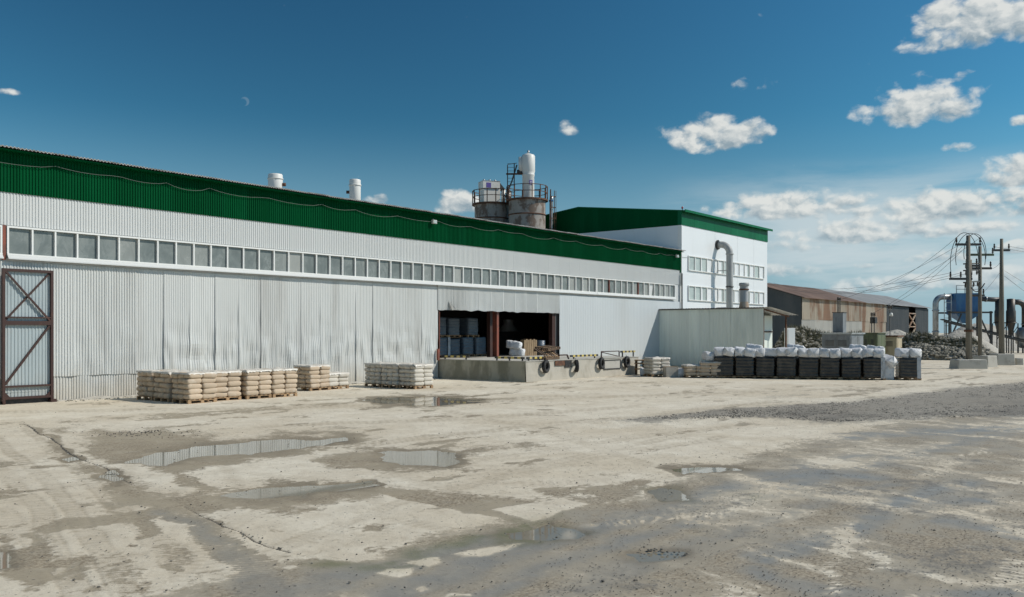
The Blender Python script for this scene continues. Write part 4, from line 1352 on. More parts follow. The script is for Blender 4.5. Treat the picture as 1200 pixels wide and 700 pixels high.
def build_silo_tops():
    c = Vector((SA[0], SA[1], 0)) + Vector((RT[0], RT[1], 0)) * .10
    t = thing('filter_tower', 'tall white cylindrical filter tower on the right-hand silo', 'filter tower', (c.x, c.y, 13.5))
    MB().lathe((0, 0, 0), [(.50, 0), (.50, 1.9), (.53, 1.95), (.53, 2.05), (.50, 2.1), (.56, 2.3), (.56, 3.55), (.48, 3.68), (.2, 3.78), (.001, 3.8)], 24).build('drum', M['white_steel'], t, True)
    MB().tube([(0, 0, 3.75), (0, 0, 4.05)], .09, 10).build('vent_stub', M['galv'], t, True)
    l = Vector((-RT[0], -RT[1], 0))
    a = l * .62
    MB().tube([(a.x, a.y, 2.3), (a.x, a.y, 3.5)], .2, 12).build('side_chamber', M['white_steel'], t, True)
    b = l * .5
    MB().tube([(b.x, b.y, 2.25), (b.x * 1.9, b.y * 1.9, 2.25)], .2, 12).build('motor', M['dark_steel'], t, True)
    f = Vector((-FW[0], -FW[1], 0)) * .505 + Vector((RT[0], RT[1], 0)) * .22
    n = Vector((f.x, f.y, 0)).normalized(); s = Vector((-n.y, n.x, 0))
    p = n * .515 + Vector((0, 0, 1.33))
    m = MB().bar(tuple(p - s * .14), tuple(p + s * .14), .03, .36)
    m.build('logo_plate', M['purple'], t)
    q = p + n * .018
    m = MB()
    for dz in (-.06, .06):
        m.bar(tuple(q - s * .08 + Vector((0, 0, dz))), tuple(q + s * .08 + Vector((0, 0, dz))), .01, .05)
    m.build('logo_mark', M['white_steel'], t)
    # ladder scaffold beside it
    k = thing('access_ladder', 'dark steel ladder frame standing beside the tall filter tower', 'ladder', tuple(c + l * 1.45 + Vector((0, 0, 13.45))))
    for (dx, dz) in ((-.28, 2.9), (.28, 3.0)):
        p = Vector((RT[0], RT[1], 0)) * dx
        MB().bar((p.x, p.y, 0), (p.x, p.y, dz), .06).build('stile', M['dark_steel'], k)
    r0 = Vector((RT[0], RT[1], 0))
    for z in np.arange(.3, 3.0, .3):
        MB().bar(tuple(r0 * -.28 + Vector((0, 0, z))), tuple(r0 * .28 + Vector((0, 0, z))), .03).build('rung', M['dark_steel'], k)
    MB().bar(tuple(r0 * -.4 + Vector((0, 0, 2.15))), tuple(r0 * 1.0 + Vector((0, 0, 2.15))), .5, .06).build('landing', M['rust'], k)
    MB().tube([tuple(r0 * -.45 + Vector((0, 0, .2))), tuple(r0 * .1 + Vector((0, 0, 1.6))), tuple(r0 * .5 + Vector((0, 0, 2.9)))], .06, 8).build('hose', M['dark_steel'], k)
    MB().bar(tuple(r0 * -.28 + Vector((0, 0, 2.95))), tuple(r0 * .5 + Vector((0, 0, 3.05))), .05).build('top_rail', M['dark_steel'], k)
    # boxy filter on the other silo
    c2 = Vector((SB[0], SB[1], 13.42))
    t = thing('filter_box', 'boxy white dust filter with purple sign on the left silo', 'dust filter', tuple(c2), math.atan2(RT[1], RT[0]) + .35)
    MB().box(-.9, .55, -.6, .6, 0, 1.15).build('housing', M['white_steel'], t)
    m = MB().box(-1.0, .5, -.68, .62, 1.152, 1.75); m.build('upper_casing', M['white_steel'], t)
    m = MB(); m.poly([(.5, -.6, 1.15), (1.0, -.6, 1.15), (.5, -.6, 1.7)]).poly([(.5, .6, 1.15), (.5, .6, 1.7), (1.0, .6, 1.15)]).poly([(.5, -.6, 1.7), (1.0, -.6, 1.15), (1.0, .6, 1.15), (.5, .6, 1.7)]).poly([(.5, -.6, 1.15), (.5, .6, 1.15), (1.0, .6, 1.15), (1.0, -.6, 1.15)])
    m.build('hood', M['dark_steel'], t)
    MB().box(-1.02, .52, -.70, .64, 1.752, 1.80).build('lid', M['galv'], t)
    for x in (-.8, -.3, .2):
        MB().tube([(x, -.3, 1.8), (x, -.3, 1.93)], .09, 8).build('valve', M['galv'], t, True)
    MB().box(-.72, -.30, -.69, -.683, 1.0 + .2, 1.62).build('logo_plate', M['purple'], t)
    MB().tube([(.9, -.4, .1), (.9, -.4, 1.15)], .18, 12).build('motor', M['white_steel'], t, True)
    MB().tube([(1.3, -.5, 0), (1.3, -.5, .95)], .2, 12).build('drum', M['white_steel'], t, True)
    # flue
    f = thing('flue_pipe', 'thin grey flue pipe with angled cap, right of the silos', 'flue pipe', (60.1, 43.4, 0))
    MB().tube([(0, 0, 0), (0, 0, 13.4), (.03, -.03, 13.75)], .15, 12).build('pipe', M['galv'], f, True)
    MB().lathe((0, 0, 13.3), [(.15, 0), (.19, 0), (.19, .12), (.15, .12)], 12).build('collar', M['blue'], f, True)


build_silo_tops()


def caged_ladder():
    c = Vector((SA[0], SA[1], 0)) + Vector((RT[0], RT[1], 0)) * (ra + .42)
    t = thing('caged_ladder', 'rusty caged ladder up the right side of the right-hand silo', 'ladder', (c.x, c.y, 0))
    f = Vector((FW[0], FW[1], 0))
    for k in (-.22, .22):
        p = f * k
        MB().bar((p.x, p.y, 0), (p.x, p.y, 14.3), .06).build('stile', M['rust'], t)
    for z in np.arange(8.6, 14.2, .35):
        MB().bar(tuple(f * -.22 + Vector((0, 0, z))), tuple(f * .22 + Vector((0, 0, z))), .035).build('rung', M['rust'], t)
    s = Vector((RT[0], RT[1], 0))
    for z in np.arange(9.2, 14.4, .9):
        m = MB(); pts = [tuple(f * (.3 * math.cos(a)) + s * (.45 * math.sin(a)) + Vector((0, 0, z))) for a in np.linspace(0, math.pi, 7)]
        m.tube(pts, .025, 5).build('hoop', M['rust'], t)
    for a in (math.pi * .25, math.pi * .5, math.pi * .75):
        p = f * (.3 * math.cos(a)) + s * (.45 * math.sin(a))
        MB().bar((p.x, p.y, 9.2), (p.x, p.y, 14.2), .03).build('cage_bar', M['rust'], t)
    q = Vector((SA[0], SA[1], 0)).lerp(Vector((SB[0], SB[1], 0)), .5) - f * 1.5
    t = thing('sloping_pipe', 'pale pipe sloping down between the two silos', 'pipe', (q.x, q.y, 0))
    MB().tube([(.0, 0, 0), (0, 0, 10.2), tuple(s * .45 + Vector((0, 0, 11.6))), tuple(s * .75 + Vector((0, 0, 13.2)))], .13, 10).build('pipe', M['white_steel'], t, True)
    MB().lathe((0, 0, 10.0), [(.13, -.05), (.19, -.05), (.19, .05), (.13, .05)], 10).build('flange', M['rust'], t, True)


caged_ladder()


# ------------------------------------------------------------------ loading dock
DX0, DX1, DY0 = 34.3, 45.05, 26.3
DZ = 0.985


def build_dock():
    t = thing('loading_dock', 'long pale concrete loading dock in front of the open bay', 'loading dock', (39.7, 29, 0))

    def face(fn, nu, nv):
        m = MB(); m.grid(fn, nu, nv); return m
    nz = lambda a, b, s: mnoise.noise(Vector((a * 1.3, b * 1.7, s))) * .022 + mnoise.noise(Vector((a * 4, b * 5, s))) * .010
    top = DZ
    front = face(lambda u, v: (DX0 + (DX1 - DX0) * u, DY0 + (nz(u * 10, v, 1) if 0 < u < 1 and v < 1 else 0) - .05 * (1 - v), -.2 + (top + .2) * v), 60, 8)
    o = part('front_wall', front, M['concrete'], t)
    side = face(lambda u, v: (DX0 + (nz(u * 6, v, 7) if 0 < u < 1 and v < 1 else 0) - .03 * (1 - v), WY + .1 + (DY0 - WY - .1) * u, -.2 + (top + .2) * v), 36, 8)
    part('side_wall', side, M['concrete_shade_stained'], t)
    part('end_wall', MB().quad((DX1, DY0, -.2), (DX1, WY + .1, -.2), (DX1, WY + .1, top), (DX1, DY0, top)), M['concrete'], t)
    part('deck', MB().box(DX0 - .02, DX1 + .02, DY0 - .03, WY + .12, top + .002, top + .035), M['concrete_pale'], t)
    # steel edge plate and the ragged brick ledge under the bumper bay
    part('leveller_plate', MB().box(36.7, 38.1, DY0 - .06, DY0 - .031, .72, .97), M['rust'], t)
    part('recess_shade_plate', MB().box(37.55, 38.15, DY0 - .075, DY0 - .061, .62, .96), M['black'], t)  # black plate on the face paints the dark inside of the recess
    part('leveller_plate', MB().box(41.3, 42.95, DY0 - .05, DY0 - .035, .40, .90), M['concrete_pale'], t)
    for (a, b, c, d) in ((41.25, 43.0, .86, .91), (41.25, 43.0, .38, .43), (41.25, 41.31, .43, .86), (42.94, 43.0, .43, .86)):
        part('leveller_frame', MB().box(a, b, DY0 - .075, DY0 - .052, c, d), M['dark_steel'], t)


build_dock()


def striped_rail(p0, p1, lab, posts=2, h=.14, z=DZ + .035):
    t = thing('striped_rail', lab, 'guard rail', (p0[0], p0[1], z), group='yellow and black guard rails on the dock')
    d = Vector((p1[0] - p0[0], p1[1] - p0[1], 0)); L = d.length; d.normalize()
    n = max(3, round(L / .2))
    for k in range(n):
        a = d * (L * k / n); b = d * (L * (k + 1) / n)
        MB().bar((a.x, a.y, h), (b.x, b.y, h), .07, .10).build('stripe', M['yellow' if k % 2 else 'black'], t)
    for k in range(posts):
        a = d * (L * (k + .15) / max(1, posts - .7))
        MB().box(a.x - .03, a.x + .03, a.y - .03, a.y + .03, 0, h - .05).build('post', M['black'], t)


striped_rail((34.40, 31.9), (34.40, 30.0), 'striped rail on the dock edge nearest the warehouse wall, below the blue loads')
striped_rail((34.40, 28.3), (34.40, 26.45), 'striped rail along the dark side edge of the dock up to its corner', 3)
striped_rail((34.55, 26.42), (35.75, 26.42), 'striped rail on the dock front, left of the broken pallets', 2)
striped_rail((38.3, 26.42), (40.9, 26.42), 'pale striped rail on the dock front between the middle tyres', 2, .16)
striped_rail((43.3, 26.42), (44.85, 26.42), 'striped rail at the far right end of the dock front', 2, .30)


def dock_frame():
    t = thing('steel_frame', 'brown angle-iron frame standing at the right end of the dock', 'steel frame', (42.5, 26.5, DZ + .035))
    MB().bar((-1.1, 0, .34), (.75, 0, .34), .05).build('rail', M['gate'], t)
    MB().bar((-1.1, 0, .02), (-1.1, 0, .34), .05).build('post', M['gate'], t)
    MB().bar((.75, 0, .02), (.75, 0, .34), .05).build('post', M['gate'], t)
    MB().bar((-1.05, 0, .30), (.6, 0, .06), .04).build('brace', M['gate'], t)
    b = thing('plank_prop', 'dark bent steel bar lying on the dock edge beside the broken pallets', 'steel bar', (38.0, 26.6, DZ + .035))
    MB().bar((-.5, 0, .22), (.25, 0, .22), .06).build('bar', M['gate'], b)
    MB().bar((.25, 0, .22), (.4, 0, .0), .06).build('bent_end', M['gate'], b)


dock_frame()


def tyre_mesh():
    m = MB()
    prof = [(.175, -.06), (.20, -.085), (.27, -.095), (.30, -.075), (.315, -.03), (.315, .03), (.30, .075), (.27, .095), (.20, .085), (.175, .06), (.165, 0), (.175, -.06)]
    m.lathe((0, 0, 0), prof, 28, 'y')
    return m.mesh('tyre', M['rubber'], True)


def build_tyres():
    me = tyre_mesh()
    tread = MB()
    for k in range(28):
        a = 2 * math.pi * k / 28
        c, s = math.cos(a), math.sin(a)
        for yy in (-.035, .035):
            tread.bar((.305 * c, yy, .305 * s), (.328 * c, yy, .328 * s), .045, .04, (0, 1, 0))
    tm = tread.mesh('tread', M['rubber'])
    hm = MB().tube([(0, -.02, .20), (0, .06, .42)], .012, 5).mesh('rope', M['wire'])
    for (x, z, tilt, lab) in ((35.75, .72, .15, 'old tyre hung on the dock front, leftmost, below the broken pallets'),
                              (38.45, .66, .75, 'old tyre turned aslant on the dock front, right of the leveller recess'),
                              (40.85, .74, .2, 'old tyre hung on the dock front just left of the steel rectangle'),
                              (43.5, .74, .1, 'old tyre hung on the dock front, rightmost')):
        t = thing('tyre', lab, 'tyre', (x, DY0 - .16, z), group='tyres hung on the dock as bumpers')
        t.rotation_euler = (0, 0, tilt)
        link('carcass', me, t); link('tread', tm, t); link('rope', hm, t)


build_tyres()


# ------------------------------------------------------------------ pallets, bags, wrapped loads
def pallet_mesh(w, d):
    m = MB()
    for k in range(3):
        y = -d / 2 + .05 + k * (d - .1) / 2
        m.box(-w / 2, w / 2, y - .05, y + .05, 0, .02)
        for j in range(3):
            x = -w / 2 + .06 + j * (w - .12) / 2
            m.box(x - .06, x + .06, y - .045, y + .045, .02, .10)
        m.box(-w / 2, w / 2, y - .05, y + .05, .10, .118)
    n = 6
    for k in range(n):
        x = -w / 2 + .05 + k * (w - .1) / (n - 1)
        m.box(x - .045, x + .045, -d / 2, d / 2, .1185, .138)
    return m.mesh('pallet', M['wood'])


PALLET = pallet_mesh(1.1, 1.0)


def bag_mesh(a, b, c, seed, mat):
    m = MB(); nu, nv = 14, 8
    sg = lambda x, e: math.copysign(abs(x) ** e, x)

    def fn(u, v):
        th = 2 * math.pi * u; ph = math.pi * (v - .5)
        x = sg(math.cos(ph), .26) * sg(math.cos(th), .25); y = sg(math.cos(ph), .26) * sg(math.sin(th), .25); z = sg(math.sin(ph), .6)
        z *= 1 - .30 * abs(x) ** 5 - .15 * abs(y) ** 5
        p = Vector((x * a / 2, y * b / 2, z * c / 2))
        q = mnoise.noise_vector(p * 7 + Vector((seed, 0, 0)))
        return tuple(p + q * .016)
    m.grid(fn, nu, nv)
    return m.mesh('bag', mat, True)


BAGS = {k: [bag_mesh(.57, .35, .205, s, M[k]) for s in (1, 5, 9, 14, 20)] for k in ('bag', 'bag_white')}


def cover_mesh(w, d, h, seed, mat, hang=.10):
    """crumpled film over the top of a stack, turned down at the edges"""
    m = MB(); n = 16

    def fn(u, v):
        x = (u - .5) * 2; y = (v - .5) * 2
        e = max(abs(x), abs(y))
        z = h - .05 * e ** 3 + .09 * mnoise.noise(Vector((x * 2.5, y * 2.5, seed * 3.7))) + .05 * mnoise.noise(Vector((x * 8, y * 8, seed)))
        k = 1.0
        if e > .86:
            z = h - (e - .86) / .14 * hang * (.6 + .8 * abs(mnoise.noise(Vector((x * 4, y * 4, seed + 3)))))
            k = .87 / e * (1 + .02 * mnoise.noise(Vector((x * 9, y * 9, seed)))) * (1.0 + (e - .86) * .15)
        return (x * k * w / 2 * 1.155, y * k * d / 2 * 1.155, z)
    m.grid(fn, n, n)
    return m.mesh('film_cover', mat, True)


COVERS = [cover_mesh(1.1, 1.0, 0, s, M['film']) for s in (1, 2, 3)]


def bag_stack(x, y, rot, layers, kind, lab, seed, cover=True, group='bag stacks along the warehouse wall', side_film=False):
    r = random.Random(seed)
    t = thing('bag_stack', lab, 'bag stack', (x, y, -.01), rot, group)
    link('pallet', PALLET, t)
    lh = .178
    for k in range(layers):
        for i in range(2):
            for j in range(3):
                o = link('bag', BAGS[kind][r.randrange(5)], t,
                         ((i - .5) * .555 + r.uniform(-.025, .025), (j - 1) * .335 + r.uniform(-.025, .025), .138 + lh * (k + .5) + r.uniform(-.004, .004)),
                         (r.uniform(-.06, .06), r.uniform(-.05, .05), r.choice([0, math.pi]) + r.uniform(-.06, .06)))
    if cover:
        link('film_cover', COVERS[seed % 3], t, (0, 0, .138 + lh * layers + .03))
    if side_film:
        m = MB(); h = .138 + lh * layers
        m.grid(lambda u, v: (-.592 - .02 * abs(math.sin(v * layers * math.pi)) + .03 * mnoise.noise(Vector((u * 4, v * 3, seed))) + .06 * max(0, abs(u - .5) * 2 - .85) + .10 * max(0, v - .9), (u - .5) * 1.08, .10 + (h - .02) * v), 20, 20, True)
        m.build('side_film', M['film_grey'], t, True)
    return t


bag_stack(17.30, 29.97, .02, 5, 'bag', 'tan bag stack closest to the wall at the left end, mostly hidden by two others', 1)
bag_stack(17.28, 28.80, -.02, 5, 'bag', 'tan bag stack in the middle of the left end trio running to the wall', 2)
bag_stack(17.30, 27.66, .01, 5, 'bag', 'foremost tan bag stack at the left corner, showing a dark side and a sunny front', 3)
bag_stack(18.50, 27.95, -.02, 5, 'bag', 'second tan bag stack from the left along the sunny front', 4)
bag_stack(19.72, 27.85, .03, 5, 'bag', 'tan bag stack after the dark gap in the sunny front', 5)
bag_stack(20.90, 27.85, -.01, 5, 'bag', 'tan bag stack closing the right end of the long sunny row, with tufted film', 6)
bag_stack(24.05, 29.70, .05, 5, 'bag', 'tan bag stack standing apart between the long row and the white stacks', 7)
bag_stack(25.22, 29.85, 0, 3, 'bag_white', 'low whitish bag stack of three layers beside the lone tan stack', 8)
bag_stack(27.66, 29.35, 0, 5, 'bag_white', 'grey filmed white bag stack nearest the wall, left of the dock', 9)
bag_stack(27.62, 28.25, .02, 5, 'bag_white', 'grey filmed white bag stack in the middle of three, left of the dock', 10)
bag_stack(27.66, 27.18, -.02, 5, 'bag_white', 'foremost of three grey filmed white bag stacks, with a bright front', 11)
# by the shed
bag_stack(43.25, 24.1, -.55, 5, 'bag_white', 'white bag stack with rounded top beside the wooden rack near the shed', 12, group='bag stacks near the shed')
bag_stack(43.55, 22.0, -.85, 3, 'bag', 'low brown bag stack left of the black loads', 14, group='bag stacks near the shed')
bag_stack(43.95, 21.25, -1.1, 4, 'bag', 'brown bag stack pressed against the first black load', 15, group='bag stacks near the shed')


def load_mesh(w, d, h, mat, seed, layers=6, name='wrapped_load'):
    """layers of bags under tight film: bulging courses, rounded corners"""
    m = MB(); nu = 40; nv = layers * 4

    def fn(u, v):
        a = 2 * math.pi * u
        c, s = math.cos(a), math.sin(a)
        e = .26
        x = math.copysign(abs(c) ** e, c) * w / 2; y = math.copysign(abs(s) ** e, s) * d / 2
        course = abs(math.sin(math.pi * v * layers))
        k = 1 - .07 * (1 - course ** .5) * (.5 + .9 * abs(mnoise.noise(Vector((x * 2, y * 2, v * 3 + seed))))) + .035 * mnoise.noise(Vector((x * 4, y * 4, v * 5 + seed)))
        k *= 1 - .04 * max(0, (v - .93) / .07)
        return (x * k, y * k, h * v + .012 * mnoise.noise(Vector((x * 3, y * 3, seed + 3))))
    m.grid(fn, nu, nv)
    i = len(m.v)
    m.grid(lambda u, v: ((u - .5) * w * .93, (v - .5) * d * .93, h + .015 * mnoise.noise(Vector((u * 4, v * 4, seed)))), 6, 6)
    return m.mesh(name, mat, True)


LOADS = {k: [load_mesh(1.0, .98, 1.0, M[k], s) for s in (1, 4, 8, 13, 17)] for k in ('film_black', 'film_blue')}


def wrapped_load(x, y, z, rot, kind, lab, seed, group, white_side=False):
    t = thing('wrapped_load', lab, 'wrapped load', (x, y, z), rot, group)
    link('pallet', PALLET, t)
    rr = random.Random(seed * 7 + len(lab))
    o = link('wrapped_bags', LOADS[kind][rr.randrange(len(LOADS[kind]))], t, (rr.uniform(-.02, .02), rr.uniform(-.02, .02), .135), (rr.uniform(-.015, .015), rr.uniform(-.02, .02), rr.uniform(-.03, .03) + rr.choice([0, math.pi])))
    o.scale = (rr.uniform(.97, 1.03), rr.uniform(.96, 1.02), rr.uniform(.94, 1.03))
    if white_side:
        m = MB()
        m.grid(lambda u, v: (.525 + .03 * mnoise.noise(Vector((u * 6, v * 3, seed))), (u - .5) * .98, .10 + 1.06 * v), 14, 12)
        m.grid(lambda u, v: (.33 + .195 * u + .01 * mnoise.noise(Vector((u * 6, v * 3, seed))), -.515 + .03 * mnoise.noise(Vector((u * 5, v * 6, seed + 1))) - .01, .10 + 1.06 * v), 6, 12)
        m.build('loose_film', M['film_white'], t, True)
    return t


def sack_mesh(seed):
    """lumpy white sack lying down, its gathered end towards -Y"""
    m = MB(); nu, nv = 26, 16
    sg = lambda x, e: math.copysign(abs(x) ** e, x)

    def fn(u, v):
        a = 2 * math.pi * u; yy = v * 2 - 1
        r = (1 - abs(yy) ** 9) ** .36
        x = sg(math.cos(a), .36) * .285 * r; z = sg(math.sin(a), .38) * .235 * r
        p = Vector((x, yy * .47, z))
        n = mnoise.noise_vector(p * 4.5 + Vector((seed * 3.1, 0, 0))); n2 = mnoise.noise_vector(p * 11 + Vector((seed, 2, 0)))
        p += n * .05 + n2 * .032 + mnoise.noise_vector(p * 22) * .012
        p.z = max(p.z, -.22)
        return tuple(p)
    m.grid(fn, nu, nv)
    return m.mesh('white_sack', M['sack'], True)


SACKS = [sack_mesh(s) for s in range(9)]


def build_black_row():
    a = Vector((44.25, 20.60, 0)); b = Vector((47.02, 13.75, 0))
    d = (b - a).normalized(); rot = math.atan2(d.y, d.x)
    ords = ['first', 'second', 'third', 'fourth', 'fifth', 'sixth', 'seventh', 'last']
    r = random.Random(21)
    nrm = Vector((-d.y, d.x, 0))         # away from the camera
    for k in range(8):
        p = a + (b - a) * (k / 7) + nrm * r.uniform(-.03, .05)
        rr = rot + r.uniform(-.04, .04)
        wrapped_load(p.x, p.y, -.01, rr, 'film_black', f'black film wrapped pallet load, {ords[k]} from the left in the front row', k + 1, 'black wrapped loads in a row', k == 7)
        for i, s in enumerate((-.26, .26)):
            q = p + d * s + nrm * r.uniform(-.08, .05)
            z = .13 + 1.0 + .225 + r.uniform(-.02, .03)
            link('white_sack', SACKS[r.randrange(9)], None, (q.x, q.y, z), (r.uniform(-.08, .08), r.uniform(-.2, .2), rr + r.uniform(-.15, .15) + (math.pi / 2 if k == 2 and i else 0)),
                 f'{"left" if i == 0 else "right"} white sack on top of the {ords[k]} black load from the left', 'sack', 'white sacks on the black loads')
    for k in range(7):
        p = a + (b - a) * ((k + .35) / 7) + nrm * (1.12 + r.uniform(-.03, .05))
        wrapped_load(p.x, p.y, -.01, rot + r.uniform(-.03, .03), 'film_black', f'back-row black load, seen through the gap after the {ords[k]} front load', k, 'black wrapped loads in a back row')
    # the load behind the end of the row
    p = a + (b - a) * (8.6 / 7) + nrm * .55
    wrapped_load(p.x, p.y, -.01, rot + .12, 'film_black', 'separate black load set back at the right end, its side covered in white film', 3, 'black wrapped loads in a row', True)
    for i, s in enumerate((-.27, .27)):
        q = p + d * s
        link('white_sack', SACKS[i + 1], None, (q.x, q.y, 1.35), (0, .1, rot + .1 + i * .2), f'{"left" if i == 0 else "right"} white sack on the set-back load at the right end', 'sack', 'white sacks on the black loads')
    q = a + (b - a) * (7.72 / 7) + nrm * .25
    link('white_sack', SACKS[3], None, (q.x, q.y, .95), (.2, .9, rot + .7), 'white sack slumped in the gap beside the last black load', 'sack', 'white sacks on the black loads')
    q2 = q - Vector((0, 0, 0)); mm = link('white_sack', SACKS[1], None, (q.x - .02, q.y + .05, .40), (1.45, .1, rot + .3), 'white sack standing on the ground in the gap beside the last black load', 'sack', 'white sacks on the black loads')
    # heap of sacks left of the row
    link('white_sack', SACKS[2], None, (44.0, 21.35, .138 + .178 * 4 + .27), (0, .15, rot + .3), 'white sack lying on the brown stack left of the black loads', 'sack', 'white sacks near the shed')
    link('white_sack', SACKS[4], None, (43.6, 24.85, .2), (0, .2, .4), 'white sack on the ground in front of the shed-side white stack', 'sack', 'white sacks near the shed')
    link('white_sack', SACKS[0], None, (43.55, 22.75, .22), (0, .2, 1.9), 'white sack on the ground between the grey carton and the brown stack', 'sack', 'white sacks near the shed')
    for i, (k, dz) in enumerate(((1.45, .36), (3.5, .30), (6.4, .30), (7.2, .22))):
        q = a + (b - a) * (k / 7) + nrm * 1.0
        link('white_sack', SACKS[i], None, (q.x, q.y, 1.36 + dz * .45), (.1, .2, rot + 1.4), ['white sack heaped behind, above the second and third black loads', 'white sack heaped behind, above the fourth and fifth black loads', 'white sack heaped behind the seventh black load', 'white sack heaped behind the last black load'][i], 'sack', 'white sacks on the black loads')
    c = thing('carton', 'grey-beige carton on the ground between white and brown bag stacks', 'carton', (43.05, 23.15, -.01), -.75)
    MB().box(-.33, .33, -.3, .3, .0, .56).build('box', M['film_grey'], c)
    MB().box(-.325, .325, -.295, -.005, .561, .575).build('flap', M['cardboard'], c); MB().box(-.325, .325, .005, .295, .561, .575).build('flap', M['cardboard'], c)
    # wooden rack
    w = thing('wooden_rack', 'small dark wooden rack between the dock end and the white bags', 'rack', (44.5, 25.6, 0), -.1)
    for (x, y) in ((-.35, -.3), (.35, -.3), (-.35, .3), (.35, .3)):
        MB().box(x - .05, x + .05, y - .05, y + .05, 0, .80).build('leg', M['wood_dark'], w)
    for z in (.30, .62, .80):
        MB().box(-.45, .45, -.36, .36, z + .001, z + .06).build('shelf', M['wood'], w)


build_black_row()


def dock_goods():
    g = 'blue wrapped loads in the bay'
    zs = DZ - .012
    rows = [(37.35, 35.0, 'lower blue wrapped load at the left jamb of the bay, under loose white film'), (38.5, 35.1, 'second lower blue wrapped load from the left in the bay'),
            (39.65, 35.1, 'third lower blue wrapped load in the bay'), (40.85, 35.15, 'lower blue wrapped load beside the red post in the bay')]
    for k, (x, y, lab) in enumerate(rows):
        wrapped_load(x, y, zs, .02 * (k - 1), 'film_blue', lab, k, g, k == 0)
    for k, (x, y, lab) in enumerate(((37.3, 35.1, 'upper blue wrapped load at the left jamb of the bay'), (38.45, 35.15, 'middle upper blue wrapped load in the bay'), (40.15, 35.2, 'upper blue wrapped load standing a gap apart, near the red post'))):
        wrapped_load(x, y, zs + 1.15, .02 * k, 'film_blue', lab, k + 1, g)
    for k, (x, y, z, rx, lab) in enumerate(((41.35, 32.55, 1.66, .1, 'upper white sack standing right of the red post in the bay'), (41.5, 32.45, 1.22, 0, 'lower white sack right of the red post in the bay'))):
        link('white_sack', SACKS[k + 1], None, (x, y, z), (rx, .1, .4), lab, 'sack', 'white sacks in the bay')
    t = thing('board_stack', 'upright brown boards and cartons leaning inside the bay, right of the white sacks', 'boards', (43.2, 33.0, DZ - .012), .05)
    for k in range(7):
        MB().box(-.75 + k * .2, -.58 + k * .2, -.3, -.02 + .03 * (k % 3), 0, .98 + .05 * (k % 2)).build('board', M['cardboard'], t)
    t = thing('blue_drum', 'dull blue drum inside the bay behind the broken pallets', 'drum', (44.2, 32.75, DZ - .012))
    MB().lathe((0, 0, 0), [(.001, 0), (.30, 0), (.30, .3), (.315, .31), (.30, .33), (.30, .62), (.315, .63), (.30, .65), (.30, .93), (.28, .95), (.001, .95)], 20).build('shell', M['film_blue'], t, True)
    MB().lathe((.12, 0, .95), [(.04, 0), (.04, .02), (.001, .02)], 8).build('bung', M['black'], t)
    # dim machine further in
    t = thing('mixing_machine', 'dim grey machine deep inside the bay', 'machine', (47.0, 37.5, DZ - .012))
    MB().box(-.9, .9, -.6, .6, 0, 1.5).build('housing', M['dark_steel'], t)
    MB().lathe((0, 0, 1.5), [(.7, 0), (.35, .5), (.35, .8)], 16).build('hopper', M['galv'], t, True)
    # broken pallets on the dock edge, boards and bearers one by one
    for k, (x, y, z, rx, ry, rz, lab) in enumerate(((36.9, 26.95, DZ + .05, 0, 0, .06, 'lowest brown pallet of the pile on the dock edge'),
                                                    (36.95, 27.0, DZ + .30, .5, 0, .0, 'pallet tipped forward on the pile at the dock edge'),
                                                    (37.35, 27.2, DZ + .56, .1, -.05, .1, 'topmost brown pallet of the pile at the dock edge'))):
        t = thing('wooden_pallet', lab, 'pallet', (x, y, z), 0, 'broken pallets on the dock')
        t.rotation_euler = (rx, ry, rz)
        for j in range(7):
            xx = -.6 + j * .2
            MB().box(xx - .045, xx + .045, -.4, .4, .105, .128).build('board', M['wood_dark'] if (j + k) % 3 else M['wood'], t)
        for j in range(3):
            yy = -.36 + j * .36
            MB().box(-.645, .645, yy - .04, yy + .04, 0, .104).build('bearer', M['wood'] if j == 0 and k == 1 else M['wood_dark'], t)
    # litter by the wall
    for k, (x, y, lab) in enumerate(((26.0, 31.2, 'crumpled black sheeting on the ground by the wall, left of the white stacks'),)):
        m = MB(); m.grid(lambda u, v: ((u - .5) * 1.5, (v - .5) * .7, .02 + .10 * abs(mnoise.noise(Vector((u * 5, v * 4, 3)))) * math.sin(math.pi * u) * math.sin(math.pi * v)), 14, 8)
        m.build('black_sheeting', M['film_black'], None, True, loc=(x, y, 0), label=lab, cat='sheeting')


dock_goods()


